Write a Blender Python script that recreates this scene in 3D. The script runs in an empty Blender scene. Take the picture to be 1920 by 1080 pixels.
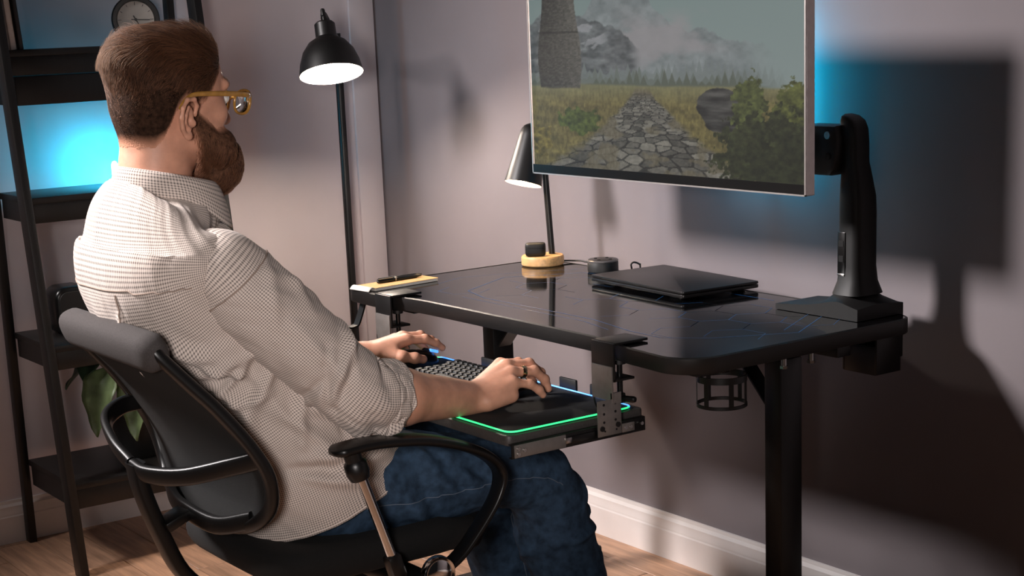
import bpy, bmesh, math, random
import numpy as np
from mathutils import Vector, Matrix
random.seed(7); rng = np.random.default_rng(7)
SC = bpy.context.scene; COL = SC.collection
PI = math.pi
# ------------------------------------------------------------------ camera
cd = bpy.data.cameras.new('camera'); cam = bpy.data.objects.new('camera', cd); COL.objects.link(cam)
YAW, PITCH, ROLL = math.radians(35.387), math.radians(12.968), math.radians(-2.248)
fw = Vector((-math.cos(YAW)*math.cos(PITCH), math.sin(YAW)*math.cos(PITCH), -math.sin(PITCH)))
rt = fw.cross(Vector((0, 0, 1))).normalized(); up = rt.cross(fw)
r2 = math.cos(ROLL)*rt + math.sin(ROLL)*up; u2 = -math.sin(ROLL)*rt + math.cos(ROLL)*up
cam.matrix_world = Matrix((( r2.x, u2.x, -fw.x, 0), (r2.y, u2.y, -fw.y, 0), (r2.z, u2.z, -fw.z, 1.322), (0, 0, 0, 1)))
cd.sensor_width = 36; cd.lens = 3060.4*36/1920; cd.shift_x = (960-988.6)/1920; cd.shift_y = (745.6-540)/1920
cd.clip_start = .05
SC.camera = cam
# ------------------------------------------------------------------ world, lights, exposure
SC.view_settings.view_transform = 'Standard'; SC.view_settings.look = 'None'
SC.view_settings.gamma = 1; SC.view_settings.use_curve_mapping = False; SC.view_settings.exposure = 0.0
w = bpy.data.worlds.new('world'); SC.world = w; w.use_nodes = True
w.node_tree.nodes['Background'].inputs[0].default_value = (.62, .56, .60, 1)
w.node_tree.nodes['Background'].inputs[1].default_value = .011
def area(name, loc, target, power, size, color):
    d = bpy.data.lights.new(name, 'AREA'); d.energy = power; d.size = size; d.color = color; d.shape = 'DISK'
    o = bpy.data.objects.new(name, d); COL.objects.link(o); o.location = loc
    o.rotation_euler = (Vector(target)-Vector(loc)).to_track_quat('-Z', 'Y').to_euler()
    return o
area('key_light', (-3.72, -.15, 2.3), (-2.66, 1.66, .95), 36, .55, (1, .935, .925)).data.spread = math.radians(84)
sd = bpy.data.lights.new('fill_spot', 'SPOT'); sd.energy = 185; sd.spot_size = math.radians(31); sd.spot_blend = .7; sd.shadow_soft_size = .22; sd.color = (1, .92, .89)
so_ = bpy.data.objects.new('fill_spot', sd); COL.objects.link(so_); so_.location = (-.3, -.25, 1.34)
so_.rotation_euler = (Vector((-2.80, 1.68, .88))-so_.location).to_track_quat('-Z', 'Y').to_euler()
# ------------------------------------------------------------------ helpers
def lin(c):
    return tuple(((x/255)/12.92 if x/255 <= .04045 else ((x/255+.055)/1.055)**2.4) for x in c)
def mat(name, rgb, rough=.5, metal=0., spec=.5, coat=0., var=.06, scale=40, bump=0., bscale=300, emit=None, estr=0., rand=0., coatr=.05, stretch=None):
    m = bpy.data.materials.new(name); m.use_nodes = True; nt = m.node_tree; N = nt.nodes; K = nt.links
    b = N['Principled BSDF']; c = lin(rgb)
    tc = N.new('ShaderNodeTexCoord'); nz = N.new('ShaderNodeTexNoise'); nz.inputs['Scale'].default_value = scale; nz.inputs['Detail'].default_value = 4
    src = tc.outputs['Object']
    if stretch:
        mp = N.new('ShaderNodeMapping'); mp.inputs['Scale'].default_value = stretch; K.new(src, mp.inputs[0]); src = mp.outputs[0]
    K.new(src, nz.inputs['Vector'])
    rp = N.new('ShaderNodeValToRGB'); rp.color_ramp.elements[0].position = .3; rp.color_ramp.elements[1].position = .7
    rp.color_ramp.elements[0].color = (*[x*(1-var*2) for x in c], 1); rp.color_ramp.elements[1].color = (*[min(1, x*(1+var*2)) for x in c], 1)
    K.new(nz.outputs['Fac'], rp.inputs[0]); out = rp.outputs[0]
    if rand:
        oi = N.new('ShaderNodeObjectInfo'); hs = N.new('ShaderNodeHueSaturation'); mr = N.new('ShaderNodeMapRange')
        mr.inputs[3].default_value = 1-rand; mr.inputs[4].default_value = 1+rand
        K.new(oi.outputs['Random'], mr.inputs[0]); K.new(mr.outputs[0], hs.inputs['Value']); K.new(out, hs.inputs['Color']); out = hs.outputs[0]
    K.new(out, b.inputs['Base Color'])
    b.inputs['Roughness'].default_value = rough; b.inputs['Metallic'].default_value = metal
    b.inputs['Specular IOR Level'].default_value = spec; b.inputs['Coat Weight'].default_value = coat; b.inputs['Coat Roughness'].default_value = coatr
    if bump:
        n2 = N.new('ShaderNodeTexNoise'); n2.inputs['Scale'].default_value = bscale; n2.inputs['Detail'].default_value = 3
        K.new(src, n2.inputs['Vector'])
        bp = N.new('ShaderNodeBump'); bp.inputs['Strength'].default_value = bump; bp.inputs['Distance'].default_value = .002
        K.new(n2.outputs['Fac'], bp.inputs['Height']); K.new(bp.outputs[0], b.inputs['Normal'])
    if emit:
        b.inputs['Emission Color'].default_value = (*lin(emit), 1); b.inputs['Emission Strength'].default_value = estr
    return m
ORG = {}
def thing(name, loc, label, cat, group=None):
    o = bpy.data.objects.new(name, None); COL.objects.link(o); o.location = loc; o.empty_display_size = .05
    o['label'] = label; o['category'] = cat
    if group: o['group'] = group
    ORG[o.name] = Vector(loc); return o
def tag(o, label, cat, group=None):
    o['label'] = label; o['category'] = cat
    if group: o['group'] = group
    return o
def frame(d, hint=(0, 0, 1)):
    """matrix whose local Z is d and whose local X is as near hint as possible"""
    z = Vector(d).normalized(); h = Vector(hint)
    if abs(z.dot(h.normalized())) > .98: h = Vector((1, 0, 0)) if abs(z.x) < .9 else Vector((0, 1, 0))
    x = (h-z*h.dot(z)).normalized(); y = z.cross(x)
    return Matrix((x, y, z)).transposed()
def spline(P, n, closed=False):
    P = np.asarray(P, float); k = len(P); out = []
    m = k if closed else k-1
    t = np.linspace(0, m, n, endpoint=not closed)
    for s in t:
        i = min(int(s), m-1); f = s-i
        g = (lambda j: P[j % k]) if closed else (lambda j: P[min(max(j, 0), k-1)] if 0 <= j < k else (2*P[0]-P[1] if j < 0 else 2*P[-1]-P[-2]))
        a, b, c, d = g(i-1), g(i), g(i+1), g(i+2)
        out.append(.5*(2*b+(c-a)*f+(2*a-5*b+4*c-d)*f*f+(3*b-a-3*c+d)*f**3))
    return np.array(out)
class MB:
    def __init__(s): s.v = []; s.f = []
    def add(s, v, f):
        o = len(s.v); s.v += [tuple(map(float, p)) for p in v]; s.f += [tuple(i+o for i in q) for q in f]; return s
    def bm(s, b):
        b.verts.ensure_lookup_table(); b.verts.index_update(); s.add([v.co for v in b.verts], [[v.index for v in f.verts] for f in b.faces]); b.free(); return s
    def box(s, c, d, R=None, bev=.0, seg=2):
        b = bmesh.new(); bmesh.ops.create_cube(b, size=1)
        for v in b.verts: v.co = Vector((v.co.x*d[0], v.co.y*d[1], v.co.z*d[2]))
        if bev: bmesh.ops.bevel(b, geom=b.edges[:], offset=min(bev, min(d)*.45), segments=seg, affect='EDGES', profile=.5)
        M = R if R is not None else Matrix.Identity(3)
        for v in b.verts: v.co = M @ v.co + Vector(c)
        return s.bm(b)
    def between(s, p, q, w, h, hint=(0, 0, 1), bev=0):
        p, q = Vector(p), Vector(q); F = frame(q-p, hint)
        return s.box((p+q)/2, (w, h, (q-p).length), F, bev)     # w along hint
    def cyl(s, p, q, r0, r1=None, n=24, bev=0):
        r1 = r0 if r1 is None else r1; p, q = Vector(p), Vector(q); L = (q-p).length
        pr = [(0, 0), (r0, 0), (r1, L), (0, L)]
        if bev: pr = [(0, 0), (r0-bev, 0), (r0, bev), (r1, L-bev), (r1-bev, L), (0, L)]
        return s.lathe(pr, p, q-p, n)
    def lathe(s, prof, o, ax, n=32, hint=(1, 0, 0)):
        F = frame(ax, hint); o = Vector(o); v = []; f = []; rows = []
        for r, h in prof:
            if r < 1e-7: v.append(o+F @ Vector((0, 0, h))); rows.append([len(v)-1])
            else:
                st = len(v)
                for k in range(n): a = 2*PI*k/n; v.append(o+F @ Vector((r*math.cos(a), r*math.sin(a), h)))
                rows.append(list(range(st, st+n)))
        for A, B in zip(rows, rows[1:]):
            for k in range(n):
                k2 = (k+1) % n
                if len(A) == 1 and len(B) == 1: continue
                if len(A) == 1: f.append((A[0], B[k2], B[k])[::-1] if False else (A[0], B[k], B[k2])[::-1])
                elif len(B) == 1: f.append((A[k], A[k2], B[0]))
                else: f.append((A[k], A[k2], B[k2], B[k]))
        return s.add(v, f)
    def tube(s, path, r, n=12, closed=False, sec=None, hint=(0, 0, 1), cap=True):
        """sweep a round (or sec: list of (a,b) outline; a along hint) section along path; r scalar or per-point"""
        P = [Vector(p) for p in path]; k = len(P); R = r if hasattr(r, '__len__') else [r]*k; v = []; f = []
        m = n if sec is None else len(sec)
        pt = None
        for i in range(k):
            if closed: t = P[(i+1) % k]-P[i-1]
            else: t = P[min(i+1, k-1)]-P[max(i-1, 0)]
            h = Vector(hint) if (sec is not None or pt is None) else pt
            F = frame(t, h); pt = F.col[0].copy()
            for j in range(m):
                if sec is None: a = 2*PI*j/n; q = (math.cos(a)*R[i], math.sin(a)*R[i])
                else: q = (sec[j][0]*R[i], sec[j][1]*R[i])
                v.append(P[i]+F @ Vector((q[0], q[1], 0)))
        for i in range(k if closed else k-1):
            a, b = i*m, ((i+1) % k)*m
            for j in range(m): f.append((a+j, a+(j+1) % m, b+(j+1) % m, b+j))
        if cap and not closed: f.append(tuple(range(m))[::-1]); f.append(tuple((k-1)*m+j for j in range(m)))
        return s.add(v, f)
    def prism(s, outline, z0, z1, M=None, bev=0, seg=2):
        """outline in local xy extruded local z0..z1; M 4x4 places it"""
        b = bmesh.new(); vs = [b.verts.new((x, y, z0)) for x, y in outline]; fc = b.faces.new(vs)
        e = bmesh.ops.extrude_face_region(b, geom=[fc])
        for g in e['geom']:
            if isinstance(g, bmesh.types.BMVert): g.co.z = z1
        bmesh.ops.recalc_face_normals(b, faces=b.faces[:])
        if bev:
            ed = [x for x in b.edges if abs(x.verts[0].co.z-x.verts[1].co.z) < 1e-6]
            bmesh.ops.bevel(b, geom=ed, offset=bev, segments=seg, affect='EDGES', profile=.5)
        if M is not None: b.transform(M)
        return s.bm(b)
    def grid(s, V, nu, nv, wrap=False):
        """V: nv rows of nu points"""
        f = []
        for j in range(nv-1):
            for i in range(nu if wrap else nu-1):
                i2 = (i+1) % nu; f.append((j*nu+i, j*nu+i2, (j+1)*nu+i2, (j+1)*nu+i))
        return s.add(V, f)
    def build(s, name, m, parent=None, smooth=True, ang=38, label=None, kind=None):
        me = bpy.data.meshes.new(name); o = bpy.data.objects.new(name, me); COL.objects.link(o)
        org = ORG.get(parent.name, Vector()) if parent else Vector()
        me.from_pydata([tuple(Vector(p)-org) for p in s.v], [], s.f); me.materials.append(m); me.validate(); me.update()
        if smooth:
            for p in me.polygons: p.use_smooth = True
            me.set_sharp_from_angle(angle=math.radians(ang))
        if parent: o.parent = parent; ORG[o.name] = org
        if label: o['label'] = label
        if kind: o['kind'] = kind
        return o
def rrect(w, h, r, n=6):
    out = []
    for cx, cy, a0 in ((w/2-r, h/2-r, 0), (-w/2+r, h/2-r, 90), (-w/2+r, -h/2+r, 180), (w/2-r, -h/2+r, 270)):
        for k in range(n+1): a = math.radians(a0+90*k/n); out.append((cx+r*math.cos(a), cy+r*math.sin(a)))
    return out
def place(o, X=(1, 0, 0), Y=(0, 1, 0)):
    X = Vector(X).normalized(); Y = Vector(Y); Y = (Y-X*Y.dot(X)).normalized(); Z = X.cross(Y)
    return Matrix.Translation(Vector(o)) @ Matrix((X, Y, Z)).transposed().to_4x4()
def copy_tree(o, parent=None):
    c = o.copy(); COL.objects.link(c); c.parent = parent
    if parent: c.matrix_parent_inverse = o.matrix_parent_inverse.copy()
    for ch in list(o.children): copy_tree(ch, c)
    return c
# ------------------------------------------------------------------ materials
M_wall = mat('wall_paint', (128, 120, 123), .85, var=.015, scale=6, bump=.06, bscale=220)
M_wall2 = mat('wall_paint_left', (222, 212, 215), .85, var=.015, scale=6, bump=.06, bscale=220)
M_white = mat('white_trim_paint', (232, 225, 222), .45, var=.02, scale=12)
M_plank = mat('oak_plank', (172, 134, 108), .42, var=.16, scale=9, rand=.16, bump=.08, bscale=60, stretch=(.7, 9, 9))
M_black = mat('black_powder_coat', (15, 14, 14), .42, var=.06, scale=200, bump=.05, bscale=900)
M_blackw = mat('black_stained_wood', (15, 14, 14), .45, var=.15, scale=14, stretch=(6, 6, 1), bump=.04, bscale=80)
M_gloss = mat('black_plastic', (12, 12, 12), .28, var=.04, scale=80)
M_matte = mat('matte_black_plastic', (13, 12, 12), .55, var=.06, scale=200, bump=.04, bscale=900)
M_steel = mat('brushed_steel', (190, 188, 186), .28, 1, var=.05, scale=150)
M_chrome = mat('chrome', (230, 228, 226), .06, 1, var=.01)
M_bamboo = mat('light_oak', (216, 170, 116), .45, var=.1, scale=10, stretch=(2, 14, 14))
# ------------------------------------------------------------------ room
XW, YW = -4.28, 2.537
def struct(o): o['kind'] = 'structure'; return o
fl = MB().box((-1.6, .3, -.04), (5.5, 4.6, .05)).build('floor', mat('subfloor', (92, 66, 50), .7)); struct(fl); ORG[fl.name] = Vector()
pw, plen = .118, 1.15
proto = MB().box((0, 0, 0), (plen-.0015, pw-.0015, .016), None, .0012, 1).build('plank', M_plank, fl)
first = True; row = 0; y = YW-pw/2
while y > -1.7:
    off = rng.random()*plen; x = XW-off+plen/2
    while x-plen/2 < .9:
        p = proto if first else proto.copy()
        if not first: COL.objects.link(p); p.parent = fl
        first = False; p.location = (x, y, -.008+rng.uniform(-.0004, 0)); x += plen
    y -= pw
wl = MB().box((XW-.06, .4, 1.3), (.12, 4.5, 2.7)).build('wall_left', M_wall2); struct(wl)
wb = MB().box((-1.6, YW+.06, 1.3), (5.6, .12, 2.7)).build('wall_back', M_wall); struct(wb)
bprof = [(0, 0), (.016, 0), (.016, .072), (.0145, .076), (.0145, .082), (.012, .09), (.012, .1), (.007, .108), (.006, .116), (0, .116)]
def baseboard(name, p, q, n):
    p, q, n = Vector(p), Vector(q), Vector(n); b = MB(); k = len(bprof)
    V = [P+n*a+Vector((0, 0, h)) for P in (p, q) for a, h in bprof]
    F = [(j, (j+1) % k, k+(j+1) % k, k+j) for j in range(k)]+[tuple(range(k))[::-1], tuple(range(k, 2*k))]
    struct(b.add(V, F).build(name, M_white, ang=20))
baseboard('baseboard_back', (XW+.012, YW, 0), (1.0, YW, 0), (0, -1, 0))
baseboard('baseboard_left', (XW, -1.6, 0), (XW, YW-.09, 0), (1, 0, 0))
struct(MB().box((XW+.006, YW-.047, 1.3), (.012, .082, 2.6), None, .003).build('trim_corner', M_wall2))
# ------------------------------------------------------------------ ladder shelf
Y0, Y1 = 1.345, 1.868
sh = thing('ladder_shelf', (-4.08, 1.6, 0), 'black leaning ladder shelf with open shelves against the left wall', 'shelf')
fx = lambda z: -3.862-.142*z
for yy in (Y0, Y1):
    MB().between((fx(0), yy, 0), (fx(1.75), yy, 1.75), .048, .021, (1, 0, 0), .002).build('front_rail', M_blackw, sh)
    MB().between((-4.245, yy+.004, 0), (-4.232, yy+.004, 1.75), .03, .021, (1, 0, 0), .002).build('rear_post', M_blackw, sh)
for z, ap in ((1.302, .05), (.944, .052), (.578, .05), (.232, .055)):
    x1 = fx(z)+.004; x0 = -4.225
    sb = MB().box(((x0+x1)/2, (Y0+Y1)/2, z-.008), (x1-x0, Y1-Y0-.022, .016), None, .0015).build('shelf_board', M_blackw, sh)
    MB().box((x1-.012, (Y0+Y1)/2, z-.016-ap/2+.004), (.016, Y1-Y0-.022, ap), None, .0015).build('front_apron', M_blackw, sb)
    for yy in (Y0+.02, Y1-.02):
        MB().box(((x0+x1)/2, yy, z-.016-ap/2+.004), (x1-x0-.03, .014, ap)).build('side_apron', M_blackw, sb)
    if z > 1.2: dr = MB().box(((x0+x1)/2+.01, (Y0+Y1)/2, z-.1), (x1-x0-.03, Y1-Y0-.05, .07), None, .002).build('drawer', M_blackw, sh)
# books leaning on the top shelf
M_paper = mat('paper', (226, 220, 212), .8, var=.03); M_cream = mat('cream_cover', (214, 208, 202), .6, var=.04); M_dkcover = mat('dark_cover', (34, 33, 36), .5)
def book(x, y, h, d, t, tilt, m, label):
    g = thing('book', (x, y, 1.302), label, 'book', 'books on the top shelf')
    R = Matrix.Rotation(tilt, 3, 'X')
    T = lambda c: Vector((x, y, 1.302))+R @ Vector(c)
    MB().box(T((0, t/2, h/2)), (d-.006, t-.004, h-.006), R).build('pages', M_paper, g)
    cv = MB()
    for s in (.001, t-.001): cv.box(T((0, s, h/2)), (d, .002, h), R, .0006)
    cv.box(T((d/2-.001, t/2, h/2)), (.002, t, h), R, .0006)
    cv.build('cover', m, g)
book(-4.135, 1.372, .225, .15, .016, .06, M_cream, 'pale cream book leaning at the left end of the top shelf')
book(-4.135, 1.392, .235, .16, .011, .06, M_dkcover, 'thin dark book leaning right of the pale cream book')
# clock
ck = thing('clock', (-4.17, 1.748, 1.302), 'round black rimmed clock with a white dial on top shelf', 'clock')
axd = Vector((.94, -.34, 0)); cc = Vector((-4.17, 1.748, 1.366)); F = frame(axd, (0, 0, 1))
MB().lathe([(0, -.022), (.06, -.022), (.062, -.016), (.062, .02), (.059, .024), (.05, .024), (.047, .017), (.047, .012), (0, .012)], cc, axd, 48).build('case', M_gloss, ck)
dial = MB().lathe([(0, .0125), (.0475, .0125), (.0475, .0135), (0, .0135)], cc, axd, 48).build('dial', M_paper, ck)
tk = MB()
for k in range(12):
    a = k*PI/6; L = .006 if k % 3 else .009
    c = cc+axd*.0138+F @ Vector((math.cos(a)*.041, math.sin(a)*.041, 0))
    tk.box(c, (L, .0014, .0006), F @ Matrix.Rotation(a, 3, 'Z'))
tk.build('tick_marks', mat('dial_grey', (90, 88, 88), .6), dial, kind='stuff')
def hand(a, L, wd, nm):
    d = F @ Vector((math.cos(a), math.sin(a), 0))
    MB().between(cc+axd*.015-d*.012, cc+axd*.015+d*L, wd, .0008, F @ Vector((-math.sin(a), math.cos(a), 0))).build(nm, M_gloss, ck)
hand(math.radians(-152), .03, .003, 'hour_hand'); hand(math.radians(-92), .036, .0022, 'minute_hand')
MB().cyl(cc+axd*.013, cc+axd*.017, .004).build('hub', M_gloss, ck)
for s in (-1, 1): MB().between(cc+F @ Vector((-.052, s*.022, 0)), cc+F @ Vector((-.0632, s*.03, 0)), .012, .02).build('foot', M_gloss, ck)
# light bar standing on the second shelf
lb = thing('light_bar', (-4.175, 1.655, .944), 'upright cyan glowing light bar on the second shelf', 'lamp')
MB().lathe([(0, 0), (.024, 0), (.024, .008), (.02, .012), (.011, .014), (0, .014)], (-4.175, 1.655, .944), (0, 0, 1)).build('base', M_matte, lb)
M_cy = mat('cyan_light', (190, 240, 255), .4, emit=(20, 188, 232), estr=330, var=0)
MB().lathe([(0, .014), (.009, .014), (.009, .05), (.006, .058), (0, .061)], (-4.175, 1.655, .944), (0, 0, 1), 20).build('glowing_tube', M_cy, lb)
# rounded speaker on third shelf, plant on the lowest
sp = thing('portable_speaker', (-4.11, 1.47, .578), 'black rounded portable speaker on the third shelf', 'speaker')
MB().prism(rrect(.1, .125, .03), -.045, .045, place((-4.11, 1.47, .578+.0626), (0, 1, 0), (0, 0, 1)), .012, 3).build('body', M_gloss, sp)
MB().prism(rrect(.08, .1, .024), .0445, .047, place((-4.11, 1.47, .578+.0626), (0, 1, 0), (0, 0, 1)), .001, 1).build('grille', M_matte, sp)
pp = thing('potted_plant', (-4.06, 1.6, .232), 'potted plant with large drooping leaves on the lowest shelf', 'plant')
MB().lathe([(0, 0), (.052, 0), (.056, .006), (.066, .115), (.069, .118), (.069, .13), (.063, .13), (.06, .112), (0, .11)], (-4.06, 1.6, .232), (0, 0, 1), 36).build('pot', M_matte, pp)
MB().lathe([(0, .1), (.04, .104), (.061, .1105)], (-4.06, 1.6, .233), (0, 0, 1), 24).build('soil', mat('soil', (40, 30, 24), .95, var=.3, scale=120, bump=.5), pp)
M_leaf = mat('leaf_green', (84, 98, 64), .42, var=.2, scale=26, bump=.1, bscale=60)
M_leaf2 = mat('leaf_dark_green', (46, 60, 44), .4, var=.2, scale=26)
def leaf(base, tip, wd, droop, m, roll=0.):
    b, t = Vector(base), Vector(tip); d = t-b; side = d.cross(Vector((0, 0, 1)))
    side = side.normalized() if side.length > .01 else Vector((0, 1, 0))
    side = Matrix.Rotation(roll, 3, d.normalized()) @ side
    nrm = side.cross(d).normalized(); V = []; NU, NV = 9, 14
    for j in range(NV):
        v = j/(NV-1); c = b+d*v+Vector((0, 0, 1))*droop*4*v*(1-v)
        wv = wd*(math.sin(PI*min(1, v**.75*.97+.03)))**.8+.0008
        for i in range(NU):
            u = i/(NU-1)*2-1
            V.append(c+side*u*wv+nrm*(abs(u)**1.3*wv*.35+.004*math.sin(v*19+u*3)*abs(u)))
    o = MB().grid(V, NU, NV).build('leaf', m, pp, ang=180)
    s = o.modifiers.new('thick', 'SOLIDIFY'); s.thickness = .0012
    st = MB().tube(spline([(-4.06, 1.6, .335), ((b.x-4.06)/2, (b.y+1.6)/2, max(b.z, .335)+.03), b], 10), .0028, 8).build('stem', m, pp)
for a in [((-3.96, 1.50, .50), (-3.92, 1.44, .335), .05, .02, M_leaf), ((-3.94, 1.57, .50), (-3.885, 1.53, .315), .048, .02, M_leaf, .3), ((-3.97, 1.63, .52), (-3.89, 1.64, .34), .05, .02, M_leaf, -.2),
          ((-4.05, 1.52, .505), (-3.98, 1.44, .47), .042, .02, M_leaf2), ((-4.08, 1.56, .515), (-4.06, 1.42, .44), .045, .015, M_leaf2, .4), ((-4.0, 1.62, .51), (-3.95, 1.56, .49), .04, .02, M_leaf2, -.4),
          ((-4.1, 1.66, .51), (-4.12, 1.78, .44), .046, .02, M_leaf), ((-4.03, 1.68, .52), (-3.97, 1.78, .40), .046, .02, M_leaf)]:
    leaf(*a)
# ------------------------------------------------------------------ floor lamp
M_lampin = mat('lamp_white_inside', (250, 244, 236), .5, var=.01)
M_bulb = mat('warm_bulb', (255, 240, 220), .4, emit=(255, 238, 222), estr=640, var=0)
M_bulb2 = mat('warm_bulb_small', (255, 240, 220), .4, emit=(255, 218, 170), estr=85, var=0)
fo = thing('floor_lamp', (-4.14, 2.33, 0), 'tall black floor lamp with a bell shade, lit, in the corner', 'lamp')
MB().lathe([(0, 0), (.125, 0), (.125, .012), (.118, .018), (.02, .022), (0, .022)], (-4.14, 2.33, 0), (0, 0, 1), 48).build('base', M_black, fo)
MB().cyl((-4.14, 2.33, .02), (-4.14, 2.33, 1.31), .0115, n=20).build('pole', M_black, fo)
sc_, dn = Vector((-3.79, 2.111, 1.209)), Vector((.33, -.10, -.94)).normalized(); upv = -dn
top = sc_+upv*.175
MB().tube(spline([(-4.14, 2.33, 1.295), (-4.0, 2.24, 1.315), tuple(sc_+upv*.16+Vector((-.04, .025, .0))), tuple(sc_+upv*.15)], 16), .008, 12).build('arm', M_black, fo)
shp = [(.0, .132), (.024, .132), (.0275, .128), (.0275, .098), (.032, .0945), (.05, .083), (.067, .06), (.078, .03), (.0835, .0)]
s1 = MB().lathe([(.0, .176), (.0045, .176), (.006, .172), (.006, .158), (.004, .156), (.004, .14), (.022, .139), (.027, .134)]+shp[3:]+[(.082, -.0005)], sc_, upv, 56).build('lamp_shade', M_black, fo)
MB().lathe([(.082, -.0005), (.0815, .0), (.076, .03), (.065, .059), (.048, .081), (.02, .092), (0, .092)], sc_, upv, 56).build('shade_lining', M_lampin, s1)
MB().lathe([(0, .005), (.018, .01), (.027, .025), (.027, .04), (.018, .058), (.013, .07), (.013, .09), (0, .09)], sc_, upv, 28).build('bulb', M_bulb, fo)
# ------------------------------------------------------------------ desk
ZT = .732; TH = .03
M_top = mat('black_glass_top', (6, 6, 7), .07, spec=.42, var=.03, scale=30)
M_edge = mat('black_rubber_edge', (24, 22, 22), .5, var=.05, bump=.05, bscale=700)
dk = thing('desk', (-2.72, 2.15, 0), 'black glossy gaming desk with blue hexagon line print and metal legs', 'desk')
xl, xr, yb = -3.338, -2.107, 2.44
def corner(cx, cy, r, a0, a1, n=8): return [(cx+r*math.cos(math.radians(a0+(a1-a0)*k/n)), cy+r*math.sin(math.radians(a0+(a1-a0)*k/n))) for k in range(n+1)]
def deskline(o):
    L = corner(xr-.05, yb-.05, .05+o, 0, 90)+corner(xl+.05, yb-.05, .05+o, 90, 180)+corner(xl+.05, 1.852+.05, .05+o, 180, 270)
    fr = [(-3.2, 1.848), (-3.14, 1.852), (-3.09, 1.868), (-3.03, 1.8765), (-2.9, 1.8785), (-2.72, 1.879), (-2.5, 1.8785), (-2.4, 1.876), (-2.34, 1.866), (-2.29, 1.852), (-2.22, 1.846)]
    L += [(x, y-o) for x, y in spline(fr, 40)]
    L += corner(xr-.075, 1.843+.075, .075+o, 270, 360); return L
MB().prism(deskline(-.004), ZT-TH+.001, ZT).build('tabletop', M_top, dk, ang=30)
ol_o, ol_i = deskline(0), deskline(-.0042); k = len(ol_o)
V = [(x, y, z) for L, z in ((ol_i, ZT-.0005), (ol_i, ZT+.001), (ol_o, ZT-.001), (ol_o, ZT-TH+.0015), (deskline(-.002), ZT-TH)) for x, y in L]
F5 = [(a*k+j, a*k+(j+1) % k, (a+1)*k+(j+1) % k, (a+1)*k+j) for a in range(4) for j in range(k)]
MB().add(V, F5).build('edge_band', M_edge, dk, ang=60)
# printed blue circuit lines
pr = MB()
def rib(pts, w=.0011):
    for a, b in zip(pts, pts[1:]):
        a, b = Vector((*a, ZT+.0003)), Vector((*b, ZT+.0003)); n = (b-a).cross(Vector((0, 0, 1))).normalized()*w/2
        pr.add([a-n, b-n, b+n, a+n], [(0, 1, 2, 3)])
M_line = mat('blue_print', (40, 100, 160), .3, var=.03)
for s, wd in (([(-2.255, 2.33), (-2.163, 2.169), (-2.172, 2.151), (-2.243, 2.018), (-2.314, 1.958), (-2.411, 1.961), (-2.56, 1.99), (-2.95, 1.99), (-3.06, 2.02), (-3.16, 2.19), (-3.07, 2.36), (-2.9, 2.385), (-2.45, 2.385)], .0016), ([(-2.296, 2.338), (-2.199, 2.166)], .0012), ([(-2.45, 1.94), (-2.56, 1.965), (-3.0, 1.965)], .001),
          ([(-3.2, 2.03), (-3.24, 2.12), (-3.2, 2.24), (-3.12, 2.4)], .001)): rib(s, wd)
a_ = .0625
for i in range(-7, 4):
    for j in range(-3, 4):
        cx, cy = -2.42+i*a_*1.5*1.0, 2.17+(j+.5*(i % 2))*a_*1.732*.92
        if not (-3.08 < cx < -2.2 and 2.02 < cy < 2.36) or rng.random() < .18: continue
        P = [(cx+a_*math.cos(q*PI/3), cy+a_*.92*math.sin(q*PI/3)) for q in range(7)]
        n0 = int(rng.integers(0, 6)); n1 = int(rng.integers(2, 5))
        rib([P[(n0+q) % 6] for q in range(n1+1)], .0009)
pr.build('printed_lines', M_line, dk, False, kind='stuff')
# frame
def dpart(n, m, mb, par=None, **k): return mb.build(n, m, par or dk, **k)
for x in (-2.17, -3.115):
    lg = dpart('leg', M_black, MB().box((x, 2.135, .36), (.036, .05, .68), None, .003))
    dpart('leg_sleeve', M_black, MB().box((x, 2.135, .42), (.044, .058, .54), None, .004), lg)
    dpart('foot', M_black, MB().box((x, 2.135, .0175), (.06, .54, .035), None, .006), lg)
    dpart('bracket', M_black, MB().box((x, 2.135, ZT-TH-.004), (.075, .5, .006), None, .001), lg)
dpart('brace', M_black, MB().between((-3.09, 2.135, .585), (-2.98, 2.135, .697), .035, .004, (0, 1, 0)))
dpart('brace', M_black, MB().between((-2.19, 2.135, .585), (-2.3, 2.135, .697), .035, .004, (0, 1, 0)))
dpart('crossbar', M_black, MB().box((-2.645, 2.3, ZT-TH-.02), (.95, .04, .036), None, .003))
for px, py in ((-2.122, 2.09), (-2.122, 2.16)):
    dpart('levelling_screw', M_steel, MB().cyl((px, py, .684), (px, py, .702), .005, n=12).cyl((px, py, .681), (px, py, .686), .0075, n=6))
# cup holder ring under the right edge
ch = dpart('cup_holder', M_black, MB().tube([(-2.155+.045*math.cos(t), 1.965+.045*math.sin(t), .68) for t in np.linspace(0, 2*PI, 41)[:-1]], 1, closed=True, sec=[(-.006, -.0015), (.006, -.0015), (.006, .0015), (-.006, .0015)]))
cb = MB().tube([(-2.155+.045*math.cos(t), 1.965+.045*math.sin(t), .63) for t in np.linspace(0, 2*PI, 41)[:-1]], 1, closed=True, sec=[(-.003, -.0015), (.003, -.0015), (.003, .0015), (-.003, .0015)])
for t in (-80, -20, 30, 90, 170, 230):
    c, s_ = math.cos(math.radians(t)), math.sin(math.radians(t))
    cb.box((-2.155+.045*c, 1.965+.045*s_, .655), (.002, .009, .056), Matrix.Rotation(math.radians(t), 3, 'Z'))
dpart('cup_basket', M_black, cb, ch)
dpart('cup_bracket', M_black, MB().box((-2.2, 2.0, .69), (.05, .03, .022), None, .002), ch)
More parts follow.
